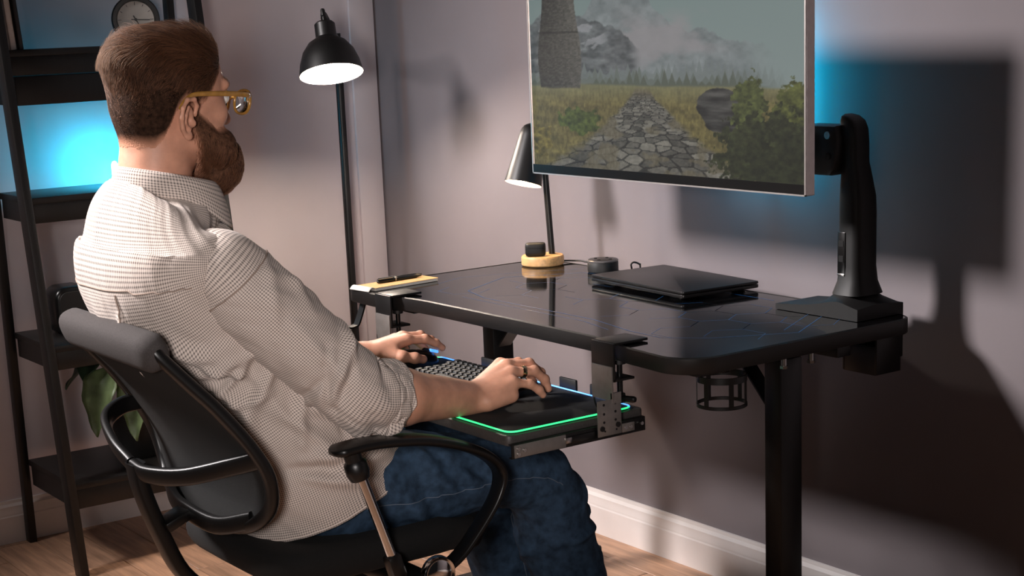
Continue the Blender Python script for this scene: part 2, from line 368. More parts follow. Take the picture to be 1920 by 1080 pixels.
# headphone hook under the left edge
dpart('headphone_hook', M_black, MB().tube(spline([(-3.3, 1.885, .702), (-3.3, 1.882, .69), (-3.3, 1.865, .65), (-3.3, 1.855, .643), (-3.3, 1.835, .643), (-3.3, 1.812, .664)], 24), 1, sec=[(-.011, -.002), (.011, -.002), (.011, .002), (-.011, .002)], hint=(1, 0, 0)))
# ------------------------------------------------------------------ desk lamp
dl = thing('desk_lamp', (-3.25, 2.372, ZT), 'lit black desk lamp with a conical shade on a round wooden base', 'lamp')
MB().lathe([(0, .001), (.05, .001), (.053, .004), (.053, .021), (.0505, .025), (0, .025)], (-3.25, 2.372, ZT), (0, 0, 1), 56).build('base', M_bamboo, dl)
MB().cyl((-3.248, 2.4, ZT+.02), (-3.262, 2.393, 1.035), .0078, n=18).build('pole', M_black, dl)
so, dn = Vector((-3.245, 2.318, .938)), Vector((.06, -.30, -.93)).normalized(); upv = -dn
ds = MB().lathe([(0, .148), (.012, .147), (.022, .141), (.028, .131), (.031, .116), (.046, 0), (.045, -.0005)], so, upv, 48).build('lamp_shade', M_black, dl)
MB().lathe([(.045, -.0005), (.0445, 0), (.03, .113), (.025, .126), (0, .13)], so, upv, 48).build('shade_lining', M_lampin, ds)
MB().lathe([(0, .004), (.012, .007), (.019, .02), (.018, .034), (.01, .05), (.01, .09), (0, .09)], so, upv, 24).build('bulb', M_bulb2, dl)
MB().between(so+upv*.11, (-3.262, 2.393, 1.03), .012, .012).build('joint', M_black, dl)
MB().tube(spline([(-3.24, 2.42, ZT+.006), (-3.225, 2.45, ZT+.004), (-3.2, 2.462, ZT+.003), (-3.17, 2.47, ZT-.01), (-3.16, 2.47, ZT-.1)], 20), .0022, 8).build('cord', M_matte, dl)
# earbud case on the lamp base
ec = thing('earbud_case', (-3.235, 2.345, ZT+.025), 'black rounded earbud case on the round wooden lamp base', 'earbud case')
c0 = place((-3.243, 2.346, ZT+.0255), (.58, .81, 0), (-.81, .58, 0))
def pebble(z0, z1):
    V = []; n = 32; rows = np.linspace(z0, z1, 14)
    for z in rows:
        g = max(0, 1-abs((z-.017)/.017)**4)**.25; g = max(g, .05)
        for k in range(n):
            a = 2*PI*k/n; e = .62; V.append(c0 @ Vector((.0255*g**.35*math.copysign(abs(math.cos(a))**e, math.cos(a)), .0135*g*math.copysign(abs(math.sin(a))**e, math.sin(a)), z)))
    m = MB().grid(V, n, 14, True); m.f += [tuple(range(n))[::-1], tuple(13*n+k for k in range(n))]; return m
pebble(.0002, .0208).build('body', M_matte, ec, ang=50); pebble(.0212, .0337).build('lid', M_matte, ec, ang=50)
# smart speaker puck
sk = thing('smart_speaker', (-3.05, 2.425, ZT), 'small round black speaker puck behind the laptop', 'speaker')
sk.location = (-3.045, 2.40, ZT); ORG[sk.name] = Vector(sk.location); c = Vector(sk.location)
MB().lathe([(0, .0005), (.035, .0005), (.037, .003), (.037, .024), (.036, .0255)], c, (0, 0, 1), 48).build('body', M_matte, sk)
MB().lathe([(.036, .0255), (.0372, .0262), (.0372, .029), (.0355, .0305)], c, (0, 0, 1), 48).build('light_ring', mat('grey_ring', (96, 92, 92), .3, var=.02), sk)
tpk = MB().lathe([(.0355, .0305), (.033, .0312), (0, .0312)], c, (0, 0, 1), 48).build('top', M_gloss, sk)
b = MB()
for k in range(4): a = k*PI/2+.4; b.cyl(c+Vector((.02*math.cos(a), .02*math.sin(a), .031)), c+Vector((.02*math.cos(a), .02*math.sin(a), .0325)), .004, n=14)
b.build('buttons', M_matte, sk, kind='stuff')
# laptop
lp = thing('laptop', (-2.76, 2.36, ZT), 'closed dark grey laptop lying on the desk', 'laptop')
a0, a1, a3 = Vector((-2.931, 2.272, 0)), Vector((-2.583, 2.248, 0)), Vector((-2.936, 2.462, 0))
X = (a1-a0).normalized(); Yv = Vector((-X.y, X.x, 0)); W, D = (a1-a0).length, .21
LM = place(Vector((0, 0, ZT))+(a0+a1)/2+Yv*D/2, X, Yv)
M_lap = mat('laptop_grey', (44, 42, 42), .36, .6, var=.03, scale=20)
MB().prism(rrect(W, D, .008), .006, .0135, LM, .0015).build('base', M_lap, lp)
MB().prism(rrect(W, D, .008), .0148, .0205, LM, .0015).build('lid', M_lap, lp)
MB().prism(rrect(W-.03, .012, .005), .008, .019, LM @ Matrix.Translation((0, D/2-.012, 0)), .001).build('hinge', M_matte, lp)
b = MB()
for sx in (-1, 1):
    for sy in (-1, 1): b.prism(rrect(.04, .008, .003), .0002, .0062, LM @ Matrix.Translation((sx*(W/2-.05), sy*(D/2-.02), 0)))
b.build('rubber_feet', M_matte, lp, kind='stuff')
cl = MB().tube(spline([(-3.0, 2.5, .5), (-3.0, 2.462, .66), (-3.0, 2.452, .735), (-3.0, 2.45, .748), (-2.996, 2.456, .753), (-2.99, 2.468, .747), (-2.99, 2.47, .735), (-2.99, 2.48, .6)], 40), .0022, 8).build('cable', M_matte)
tag(cl, 'thin black cable looping over the rear desk edge behind laptop', 'cable')
# notepad with open kraft cover, two pens
npad = thing('notepad', (-3.27, 1.96, ZT), 'small notepad with kraft cover near the left desk corner', 'notepad')
M_kraft = mat('kraft_card', (206, 158, 98), .75, var=.06, scale=60)
nd = Vector((-.10, .99, 0)).normalized(); nx = Vector((.99, .10, 0)).normalized()
NM = place((-3.262, 1.958, ZT+.001), nx, nd)
MB().prism(rrect(.072, .185, .003), 0, .006, NM).build('pages', M_paper, npad)
MB().prism(rrect(.074, .187, .004), .0062, .0072, NM).build('cover', M_kraft, npad)
fv = []
for j in range(10):
    v = j/9; 
    for i in range(4): fv.append(NM @ Vector((-.037+.074*i/3, -.0935-.018*v, .0066-.0062*v*v+.003*math.sin(v*PI))))
o = MB().grid(fv, 4, 10).build('folded_page', M_paper, npad, ang=180); o.modifiers.new('t', 'SOLIDIFY').thickness = .0008
def pen(lab, o, q, r):
    g = thing('pen', o, lab, 'pen', 'pens on the notepad'); o, q = Vector(o), Vector(q); d = (q-o).normalized()
    b = MB().lathe([(0, 0), (r*.5, .001), (r, .004), (r, (q-o).length-.02), (r*.35, (q-o).length-.002), (0, (q-o).length)], o, d, 18).build('barrel', M_gloss, g)
    MB().between(o+d*.004+Vector((0, 0, r*1.15)), o+d*.045+Vector((0, 0, r*1.15)), .003, .0012, (0, 1, 0)).build('clip', M_steel, g)
    MB().lathe([(r*.95, 0), (r*1.06, .001), (r*1.06, .003), (r*.95, .004)], o+d*.05, d, 18).build('ring', M_steel, g)
pen('slim black pen with steel clip, nearer of two on notepad', (-3.268, 1.905, ZT+.0125), (-3.278, 2.035, ZT+.0125), .0045)
pen('slim black pen, farther of two on notepad', (-3.284, 1.915, ZT+.0125), (-3.293, 2.045, ZT+.0125), .0045)
# ------------------------------------------------------------------ monitor and its arm
YM = 2.2; mx0, mx1, mz0, mz1 = -3.037, -2.173, .984, 1.371
mcx, mcz, mw, mh = (mx0+mx1)/2, (mz0+mz1)/2, mx1-mx0, mz1-mz0
mo = thing('monitor', (mcx, YM, mz0), 'wide silver framed monitor showing a misty mountain landscape', 'monitor')
M_silver = mat('silver_frame', (214, 206, 202), .32, .75, var=.03, scale=60)
MM = place((mcx, YM, mcz), (1, 0, 0), (0, 0, 1))          # local z points at the viewer (-y)
bz = MB().prism(rrect(mw, mh, .004), -.022, 0, MM, .001, 1)
bz.build('housing', M_silver, mo)
fr = MB()
for (cx, cy, wx, wy) in ((0, mh/2-.0015, mw, .003), (0, -mh/2+.0015, mw, .003), (-mw/2+.0015, 0, .003, mh), (mw/2-.0015, 0, .003, mh)):
    fr.box(MM @ Vector((cx, cy, .0015)), (wx, .003, wy))
fr.build('frame', M_silver, mo)
MB().box(MM @ Vector((0, -mh/2+.012, .0012)), (mw-.006, .0024, .019)).build('chin', M_gloss, mo)
MB().box((mcx+.05, YM+.04, mcz+.01), (.34, .04, .2), None, .012).build('rear_bulge', M_gloss, mo)
wlb = thing('light_bar', (-2.60, YW-.03, 1.17), 'added cyan light bar on the back wall, unseen behind the monitor', 'lamp')  # added source for the blue wall glow, hidden from the camera by the monitor
M_led = mat('cyan_led', (120, 220, 255), .4, emit=(0, 186, 236), estr=165, var=0)
MB().box((-2.60, YW-.006, 1.17), (.03, .012, .3), None, .003).build('back_plate', M_black, wlb)
for z_ in (1.05, 1.29): MB().box((-2.60, YW-.03, z_), (.012, .05, .012)).build('standoff', M_black, wlb)
MB().box((-2.60, YW-.056, 1.17), (.02, .012, .28), None, .004).build('glowing_strip', M_led, wlb)
MB().prism([(-.026, -.012), (.026, -.012), (.026, .012), (.023, .012), (.023, -.009), (-.023, -.009), (-.023, .012), (-.026, .012)], -.146, .146, place((-2.60, YW-.065, 1.17))).build('spill_shield', M_matte, wlb)  # added unseen shield: keeps the glow on the wall and off the desk
# the picture on the screen: a plain landscape painted into vertex colours
NX, NY = 520, 232
sx0, sx1, sz0, sz1 = -mw/2+.006, mw/2-.006, -mh/2+.0215, mh/2-.003
U, Vv = np.meshgrid(np.linspace(0, 1, NX), np.linspace(0, 1, NY))     # Vv: 0 top
def vn(x, y, s):
    r = np.random.default_rng(s).random((64, 64)); xi, yi = np.floor(x).astype(int), np.floor(y).astype(int); a, b = x-xi, y-yi
    a, b = a*a*(3-2*a), b*b*(3-2*b); g = lambda i, j: r[i % 64, j % 64]
    return (g(xi, yi)*(1-a)+g(xi+1, yi)*a)*(1-b)+(g(xi, yi+1)*(1-a)+g(xi+1, yi+1)*a)*b
def fbm(x, y, s, o=5): return sum(vn(x*2**k, y*2**k, s+k)*.5**k for k in range(o))/(2-2*.5**o)
def mix(a, b, t): return a+(np.asarray(b, float)-a)*np.clip(t, 0, 1)[..., None]
sst = lambda a, b, x: (lambda t: t*t*(3-2*t))(np.clip((x-a)/(b-a), 0, 1))
AS = 2.28
img = np.zeros((NY, NX, 3))+np.array([130, 148, 146]); img = mix(img, (148, 160, 158), Vv*1.6)
n1 = fbm(U*9, Vv*5, 3)
m1 = .10-.30*np.exp(-((U-.38)/.12)**2)+.34*np.abs(U-.38)*1.2+.10*(fbm(U*12, U*0, 11)-.5)+.05*(fbm(U*40, U*0, 15)-.5)
img = mix(img, np.array([128, 134, 136])+(fbm(U*30, Vv*24, 5)-.5)[..., None]*70, sst(0, .012, Vv-m1)*sst(.95, .75, U)*.8)
img = mix(img, (158, 154, 156), sst(.42, .62, fbm(U*5, Vv*5, 23)+.5*np.exp(-((U-.43)/.16)**2-((Vv-.26)/.13)**2)-.1)*sst(.02, .2, Vv)*sst(.95, .6, U)*sst(.52, .3, Vv)*.85)
m2 = .02+.9*np.abs(U-.13)*.95+.12*(fbm(U*16, U*0, 31)-.5); rock2 = 92+(fbm(U*26, Vv*30, 33)-.5)*120
img = mix(img, np.stack([rock2, rock2+4, rock2+6], -1), sst(0, .012, Vv-m2)*sst(.46, .40, U)*.85)
img = mix(img, (176, 176, 180), sst(.58, .66, fbm(U*14+Vv*5, Vv*16, 37))*sst(0, .03, Vv-m2)*sst(.36, .28, U)*sst(.42, .3, Vv)*.6)
hz = .50+.02*(fbm(U*5, U*0, 41)-.5)
for a, h, dark, s in ((.44, .10, (122, 130, 128), 51), (.475, .12, (104, 112, 104), 53), (.50, .10, (88, 94, 80), 55)):
    tr = np.abs((U*(46 if s < 55 else 38)+s) % 1-.5)*2; hh = vn(np.floor(U*(46 if s < 55 else 38)+s)*.77, U*0, s)
    img = mix(img, dark, sst(-.004, .006, Vv-(a-h*(hh*.9-.1)*(1-tr)**.9*(.4+fbm(U*4, U*0, s+2)*1.3)))*sst(.99, .7, U)*sst(.56, .5, Vv)*.75)
gl = fbm(U*22, Vv*34, 61); g2 = fbm(U*160, Vv*46, 67)
grass = np.stack([112+60*(gl-.5)+64*(g2-.5), 102+54*(gl-.5)+58*(g2-.5), 62+30*(gl-.5)+38*(g2-.5)], -1)
grass = mix(grass, (140, 140, 108), sst(.64, .5, Vv)*.6); img = mix(img, grass, sst(0, .02, Vv-hz))
pc = .45+.06*(1-Vv)*2*(Vv-.5); pw_ = .015+.85*np.maximum(Vv-.5, 0)**1.25
pm = sst(1.12, .85, np.abs(U-pc)/pw_+.35*(fbm(U*24, Vv*24, 71)-.5))*sst(.5, .56, Vv)
dep = 1/np.maximum(Vv-.42, .02); X2, Y2 = (U-.45)*dep*6.4*AS*.5, dep*5.4
jx, jy = np.floor(X2), np.floor(Y2); d1 = np.full(U.shape, 9.); d2 = d1.copy(); cid = d1*0
rr = np.random.default_rng(5).random((3, 97, 97))
for di in (-1, 0, 1):
    for dj in (-1, 0, 1):
        a, b = (jx+di).astype(int), (jy+dj).astype(int); q = np.hypot(a+.1+.8*rr[0, a % 97, b % 97]-X2, b+.1+.8*rr[1, a % 97, b % 97]-Y2)
        n = q < d1; d2 = np.where(n, d1, np.minimum(d2, q)); cid = np.where(n, rr[2, a % 97, b % 97], cid); d1 = np.where(n, q, d1)
st = (104+54*(cid-.5)+50*(fbm(U*90, Vv*90, 77)-.5))*np.where(d2-d1 < .12, .5, 1)
stone = np.stack([st*1.03, st, st*.92], -1); dirt = np.array([112, 104, 84])+(g2-.5)[..., None]*50
img = mix(img, mix(stone, dirt, sst(.60, .52, Vv)+sst(.56, .66, fbm(U*12, Vv*12, 79))*.8), pm)
# round ruined tower at the left
tx = .125; tw = .078+.012*Vv-.01*np.cos(Vv*9)
tb = 76+56*(fbm(U*120, Vv*150, 81)-.5)+34*np.clip((U-tx)/tw, -1, 1)*.6-30*np.clip(Vv-.2, 0, 1); tb = tb*np.where(np.abs(Vv-.2) < .006, .7, 1)
img = mix(img, np.stack([tb*1.03, tb, tb*.93], -1), sst(1.02, .97, np.abs(U-tx)/tw+.06*(fbm(U*60, Vv*60, 83)-.5))*sst(.535, .52, Vv+.03*(n1-.5)))
# boulder and bushes
rk = np.hypot((U-.745)/.095, (Vv-.63)/.105)+.8*(fbm(U*9, Vv*9, 91)-.5)
rkc = 68+110*(fbm(U*14, Vv*40, 93)-.5)-150*(Vv-.6); img = mix(img, np.stack([rkc*1.02, rkc, rkc*.96], -1), sst(1.02, .97, rk))
def bush(cx, cy, rx, ry, s, col):
    global img
    d = np.hypot((U-cx)/rx, (Vv-cy)/ry)+1.15*(fbm(U*52, Vv*34, s)-.5); c = np.array(col)*(.45+1.15*fbm(U*70, Vv*50, s+3))[..., None]
    img = mix(img, c, sst(1.03, .93, d))
bush(.20, .72, .085, .075, 101, (74, 84, 38)); bush(.83, .62, .055, .16, 103, (78, 84, 46)); bush(.965, .64, .06, .17, 105, (82, 86, 44))
bush(.90, .84, .19, .21, 107, (50, 54, 32)); bush(.98, .95, .2, .22, 109, (40, 44, 26)); bush(.03, .84, .05, .1, 111, (110, 98, 50))
img = np.clip(img*.94, 0, 255)/255; img = np.where(img <= .04045, img/12.92, ((img+.055)/1.055)**2.4)
V = [MM @ Vector((sx0+(sx1-sx0)*i/(NX-1), sz1+(sz0-sz1)*j/(NY-1), .0006)) for j in range(NY) for i in range(NX)]
V = [(p.x, p.y, p.z) for p in V]
so_ = MB().grid(V, NX, NY); so_.f = [q[::-1] for q in so_.f]
ms = bpy.data.materials.new('screen_picture'); ms.use_nodes = True; nt = ms.node_tree; b = nt.nodes['Principled BSDF']
at = nt.nodes.new('ShaderNodeAttribute'); at.attribute_name = 'picture'
b.inputs['Base Color'].default_value = (.01, .01, .01, 1); b.inputs['Roughness'].default_value = .4; b.inputs['Specular IOR Level'].default_value = .15
nt.links.new(at.outputs['Color'], b.inputs['Emission Color']); b.inputs['Emission Strength'].default_value = .70
sc = so_.build('screen', ms, mo, False)
ca = sc.data.color_attributes.new('picture', 'FLOAT_COLOR', 'POINT')
ca.data.foreach_set('color', np.concatenate([img.reshape(-1, 3), np.ones((NX*NY, 1))], 1).ravel().astype(np.float32))
# monitor arm
ma = thing('monitor_stand', (-2.22, 2.39, ZT), 'black monitor stand with a tall column clamped at the rear desk corner', 'monitor stand')
bs = MB(); q = [(-2.375, 2.325), (-2.152, 2.312), (-2.150, 2.438), (-2.375, 2.438)]
V = []; rows = [(0, 1., 1.), (.020, 1., 1.), (.024, .985, .97)]
prof = lambda x: .020+.030*max(0, min(1, (x+2.36)/.12))
NXb, NYb = 18, 12; V = []
for j in range(NYb):
    for i in range(NXb):
        u, v = i/(NXb-1), j/(NYb-1); x = -2.375+.223*u; y = 2.316+.122*v
        r = math.hypot((x+2.212)/.058, (y-2.375)/.062); z = .012+.014*max(0, 1-abs(x+2.2)/.17)+.045*math.exp(-max(0, r-.45)*3.2)
        V.append((x, y, ZT+z))
n = NXb*NYb; bot = [(x, y, ZT+.001) for x, y, z in V]
gm = MB().grid(V, NXb, NYb); rim = [i for i in range(NXb)]+[j*NXb+NXb-1 for j in range(1, NYb)]+[(NYb-1)*NXb+i for i in range(NXb-2, -1, -1)]+[j*NXb for j in range(NYb-2, 0, -1)]
o0 = len(gm.v); gm.v += [bot[i] for i in rim]; kk = len(rim)
gm.f += [(rim[(t+1) % kk], rim[t], o0+t, o0+(t+1) % kk) for t in range(kk)]; gm.f.append(tuple(o0+t for t in range(kk)))
gm.build('base_plate', M_matte, ma, ang=45)
# column: swept rounded section, wide and deep low down, narrow at the shoulder
NS = 24; cz = [(.045, .040, .046, 0, 0), (.07, .032, .037, 0, 0), (.1, .029, .034, 0, 0), (.2, .029, .034, 0, 0), (.235, .0285, .033, -.0005, 0), (.27, .025, .029, -.004, 0), (.30, .021, .026, -.0075, 0), (.34, .0205, .026, -.008, 0), (.364, .020, .026, -.010, 0), (.38, .018, .024, -.015, 0), (.389, .012, .018, -.021, 0), (.393, .004, .008, -.026, 0)]
V = []
for h, rx, ry, ox, oy in cz:
    for t in range(NS):
        a = 2*PI*t/NS; e = .62; V.append((-2.207+ox+rx*math.copysign(abs(math.cos(a))**e, math.cos(a)), 2.375+ry*math.copysign(abs(math.sin(a))**e, math.sin(a)), ZT+h))
cm = MB().grid(V, NS, len(cz), True); cm.f.append(tuple((len(cz)-1)*NS+t for t in range(NS)))
cm.build('column', M_matte, ma, ang=60)
MB().box((-2.217, 2.3405, ZT+.125), (.02, .003, .085), None, .001).build('port_panel', M_gloss, ma)
b = MB()
for h in (.115, .145): b.box((-2.217, 2.3387, ZT+h), (.012, .001, .012))
b.build('usb_ports', M_black, ma, kind='stuff')
MB().box((-2.217, 2.339, ZT+.084), (.019, .004, .004), None, .001).build('panel_trim', M_steel, ma)
hd = MB().prism([(-.058, -.05), (.02, -.05), (.034, -.037), (.04, .02), (.034, .046), (-.058, .046)], -.03, .03, place((-2.262, 2.36, ZT+.326), (1, 0, 0), (0, 0, 1)), .006).build('swivel_head', M_matte, ma)
for dx, dz, r, m in ((.018, .028, .0075, M_steel), (.02, -.012, .006, M_black)):
    c = Vector((-2.262+dx, 2.3305, ZT+.326+dz)); MB().cyl(c, c+Vector((0, -.004, 0)), r, n=20).build('bolt', m, hd)
MB().box((-2.42, 2.33, ZT+.33), (.24, .045, .055), None, .01).build('arm', M_matte, ma)
MB().box((-2.60, 2.30, ZT+.34), (.06, .05, .07), None, .01).build('elbow', M_matte, ma)
MB().box((-2.60, 2.268, mcz+.01), (.11, .014, .11), None, .003).build('mounting_plate', M_matte, ma)
gcl = MB().box((-2.21, 2.456, ZT-.035), (.09, .012, .11), None, .002).box((-2.21, 2.425, ZT-.085), (.09, .07, .008), None, .002).box((-2.253, 2.42, ZT-.075), (.005, .07, .086), None, .001).box((-2.167, 2.42, ZT-.075), (.005, .07, .086), None, .001).box((-2.21, 2.388, ZT-.09), (.085, .005, .058), None, .001).build('clamp', M_black, ma)
for x in (-2.235, -2.185):
    MB().cyl((x, 2.42, ZT-.115), (x, 2.42, ZT-TH), .006, n=14).build('clamp_screw', M_steel, gcl)
MB().box((-2.21, 2.42, ZT-.11), (.085, .05, .006), None, .002).build('clamp_foot', M_black, gcl)
# ------------------------------------------------------------------ clamp-on keyboard tray
kt = thing('keyboard_tray', (-2.68, 1.77, .6), 'black clamp-on keyboard tray hanging from the front desk edge', 'keyboard tray')
tx0, tx1, ty0, ty1, tz = -3.035, -2.335, 1.612, 1.93, .598
MB().prism(rrect(tx1-tx0, ty1-ty0, .012), -.02, 0, place(((tx0+tx1)/2, (ty0+ty1)/2, tz)), .004).build('board', mat('dark_grey_board', (66, 62, 60), .5, var=.08, scale=300), kt)
M_rail = mat('grey_rail_steel', (138, 132, 128), .4, .6, var=.05, scale=60)
for s, x in ((1, -2.322), (-1, -3.048)):
    r = MB().box((x, 1.765, .572), (.004, .31, .027), None, .001).box((x-s*.004, 1.765, .5595), (.009, .31, .002)).box((x-s*.004, 1.765, .5845), (.009, .31, .002)).build('slide_rail', M_black, kt)
    MB().box((x+s*.003, 1.672, .572), (.003, .115, .024), None, .0008).build('inner_slide', M_rail, r)
    MB().box((x+s*.0035, 1.77, .571), (.003, .07, .015), None, .0008).build('bearing_cage', M_gloss, r)
    MB().box((x+s*.005, 1.735, .572), (.003, .014, .011), None, .001).build('latch', M_steel, r)
    MB().box((x+s*.005, 1.875, .573), (.004, .03, .017), None, .001).build('end_stop', M_rail, r)
    b = MB()
    for y_, z_ in ((1.622, .577), (1.622, .567), (1.635, .573), (1.869, .573), (1.881, .573), (1.908, .575)): b.cyl((x+s*.003, y_, z_), (x+s*.008, y_, z_), .0035, n=12)
    b.build('screws', M_steel, r, kind='stuff')
    # hanger: C-shaped clamp on the desk edge with a plate dropping to the rail
    xc = -2.341 if s > 0 else -3.132; w = .066
    cl = MB().box((xc, 1.882, ZT+.0045), (w, .078, .005), None, .001).box((xc, 1.8395, ZT-.03), (w, .005, .072), None, .001).box((xc, 1.862, .668), (w, .05, .005), None, .001).build('clamp', M_black, kt)
    MB().box((xc, 1.836, .662), (w*.92, .004, .065), None, .001).box((xc+s*.028, 1.845, .635), (.004, .022, .02)).build('slotted_bar', M_rail, cl)
    MB().cyl((xc+.012, 1.868, .632), (xc+.012, 1.868, .694), .0055, n=14).build('clamp_screw', M_gloss, cl)
    MB().cyl((xc+.012, 1.868, .694), (xc+.012, 1.868, .7015), .012, n=18).build('clamp_pad', M_matte, cl)
    MB().box((xc+.016, 1.868, .628), (.062, .014, .012), Matrix.Rotation(.35, 3, 'Z'), .005).cyl((xc+.012, 1.868, .62), (xc+.012, 1.868, .637), .010, n=16).build('wing_knob', M_gloss, cl)
    xp = x+s*.009; hp = MB().box((xp, 1.828, .600), (.003, .056, .068), None, .001).build('hanger_plate', M_rail, kt)
    b = MB()
    for i, (dx, dz) in enumerate(((-.016, .036), (.016, .036), (-.016, .012), (.016, .014), (-.016, -.01), (.016, -.008), (-.014, -.034), (.018, -.034))): b.cyl((xp-s*.001, 1.828+dx*.85, .600+dz*.72), (xp+s*.002, 1.828+dx*.85, .600+dz*.72), .0026 if i < 6 else .002, n=12)
    b.build('holes', M_gloss, hp, kind='stuff')
    b = MB()
    for dx, dz in ((-.022, -.026), (.022, -.022)): b.cyl((xp, 1.828+dx*.85, .600+dz*.72), (xp+s*.004, 1.828+dx*.85, .600+dz*.72), .005, n=18)
    b.build('plate_screws', M_black, hp, kind='stuff')
for x in (-2.84, -2.56, -2.46):
    MB().box((x, 1.921, .61), (.055, .006, .024), None, .002).build('stop_tab', M_matte, kt)
tcab = MB().tube(spline([(-2.42, 1.885, .70), (-2.415, 1.88, .67), (-2.39, 1.855, .64), (-2.385, 1.85, .62), (-2.39, 1.86, .601)], 20), .002, 8).build('cable', M_matte)
tag(tcab, 'thin black cable dropping from the desk beside the right clamp', 'cable')
# mouse pad with lit rim
px0, px1, py0, py1 = -3.02, -2.343, 1.622, 1.91
mp = thing('mouse_pad', ((px0+px1)/2, (py0+py1)/2, tz), 'black extended mouse pad with a glowing green and blue rim', 'mouse pad')
PM = place(((px0+px1)/2, (py0+py1)/2, tz))
MB().prism(rrect(px1-px0, py1-py0, .02), .0003, .004, PM, .001).build('cloth', mat('black_cloth', (20, 19, 20), .8, var=.08, scale=300, bump=.15, bscale=1500), mp)
L = [PM @ Vector((x, y, .0038)) for x, y in rrect(px1-px0, py1-py0, .02, 8)]
M_grn = mat('green_light', (120, 255, 190), .4, emit=(28, 235, 130), estr=1.3, var=0); M_blu = mat('blue_light', (120, 180, 255), .4, emit=(60, 140, 255), estr=1.5, var=0)
n = len(L); q = n//4                                                   # order: right-back, left-back, left-front, right-front corners
def dens(a, k=14): 
    out = []
    for p, r in zip(a, a[1:]): out += [p+(r-p)*t/k for t in range(k)]
    return out+[a[-1]]
MB().tube(dens(L[q//2:q]+L[q:q+q//2]), .0022, 8).build('rim_light', M_blu, mp, label='blue glowing rear rim')
MB().tube(dens(L[q+q//2-1:]+L[:q//2+1]), .0018, 8).build('rim_light', M_grn, mp, label='green glowing front and side rim')
# keyboard
KX, KY, KZ = -2.71, 1.80, tz+.0045
kb = thing('keyboard', (KX, KY, KZ), 'compact black mechanical keyboard on the mouse pad', 'keyboard')
KR = place((KX, KY, KZ), (1, .0, 0), (0, 1, 0))
MB().prism(rrect(.30, .125, .006), 0, .014, KR, .003).build('case', M_matte, kb)
M_key = mat('black_keycap', (11, 11, 11), .55, var=.05)
kv = MB(); b = bmesh.new(); bmesh.ops.create_cube(b, size=1)
for v in b.verts:
    t = v.co.z > 0; v.co = Vector((v.co.x*(.0128 if t else .0172), v.co.y*(.0128 if t else .0172)+(.0005 if t else 0), v.co.z*.009))
bmesh.ops.bevel(b, geom=b.edges[:], offset=.0007, segments=1, affect='EDGES'); kv.bm(b)
key0 = None
for r_ in range(6):
    for c_ in range(15):
        if r_ == 0 and 4 <= c_ <= 8: continue
        loc = KR @ Vector((-.137+c_*.0192+(.004*r_ if r_ < 4 else 0)-.003, -.049+r_*.0192, .0185+.0006*r_))-Vector((KX, KY, KZ))
        if key0 is None: key0 = MB().add([Vector(p)+Vector((KX, KY, KZ)) for p in kv.v], kv.f).build('key', M_key, kb); o = key0
        else: o = key0.copy(); COL.objects.link(o); o.parent = kb
        o.location = loc
MB().prism(rrect(.094, .0165, .002), .0142, .0232, KR @ Matrix.Translation((-.022, -.049, 0)), .002).build('space_bar', M_key, kb)
# mice
def mouse(x, y, rz, label, blue):
    g = thing('computer_mouse', (x, y, tz+.0045), label, 'mouse'); NU, NV = 20, 12; V = []
    for j in range(NV):
        ph = PI/2*j/(NV-1)
        for i in range(NU):
            a = 2*PI*i/NU; c, s_ = math.cos(a), math.sin(a); rr_ = math.cos(ph)**.55
            wx = .031*(1-.12*math.cos(2*a)); V.append((x+(wx*c*rr_)*math.cos(rz)-(.06*s_*rr_)*math.sin(rz), y+(wx*c*rr_)*math.sin(rz)+(.06*s_*rr_)*math.cos(rz), tz+.0048+.036*math.sin(ph)*(1-.25*s_*rr_)))
    m = MB().grid(V, NU, NV, True); m.f.append(tuple(range(NU))[::-1]); m.build('shell', M_gloss, g, ang=60)
    d = Vector((-math.sin(rz), math.cos(rz), 0)); c = Vector((x, y, tz))+d*.03
    MB().cyl(c+Vector((-math.cos(rz)*.004, -math.sin(rz)*.004, .031)), c+Vector((math.cos(rz)*.004, math.sin(rz)*.004, .031)), .009, n=18).build('scroll_wheel', M_matte, g)
    if blue: MB().box(Vector((x, y, tz+.03))+d*.052, (.03, .006, .006), Matrix.Rotation(rz, 3, 'Z'), .002).build('light', M_blu, g)
mouse(-2.972, 1.815, .05, 'black mouse with a blue light under the far hand', True)
# ------------------------------------------------------------------ office chair
XM = -2.72
oc = thing('office_chair', (XM, 1.44, 0), 'black mesh back office chair with chrome armrest struts, man seated in it', 'chair')
M_mesh = mat('black_mesh_fabric', (9, 9, 9), .9, var=.3, scale=900, bump=.6, bscale=1400)
M_fab = mat('dark_grey_fabric', (62, 57, 56), .9, var=.12, scale=500, bump=.4, bscale=900)
M_chp = mat('black_chair_plastic', (15, 14, 14), .36, var=.06, scale=120, bump=.06, bscale=700)
zs = [.815, .80, .75, .70, .63, .57, .51, .47, .45]
ys = [1.036, 1.046, 1.088, 1.130, 1.178, 1.206, 1.212, 1.198, 1.186]
ws = [.200, .206, .217, .229, .243, .246, .225, .170, .06]
def bk(z): return np.interp(z, zs[::-1], ys[::-1]), np.interp(z, zs[::-1], ws[::-1])
rp_ = spline([(XM+w, y, z) for z, y, w in zip(zs, ys, ws)], 40); lp_ = [(2*XM-x, y, z) for x, y, z in rp_]
loop = list(map(tuple, rp_))+lp_[::-1]
rsec = [(.011*math.copysign(abs(math.cos(a))**.7, math.cos(a)), .013*math.copysign(abs(math.sin(a))**.7, math.sin(a))) for a in np.linspace(0, 2*PI, 17)[:-1]]
bf = MB().tube(loop, 1, closed=True, sec=rsec, hint=(0, 1, .3)).build('back_frame', M_chp, oc)
V = []; NU, NV = 21, 30
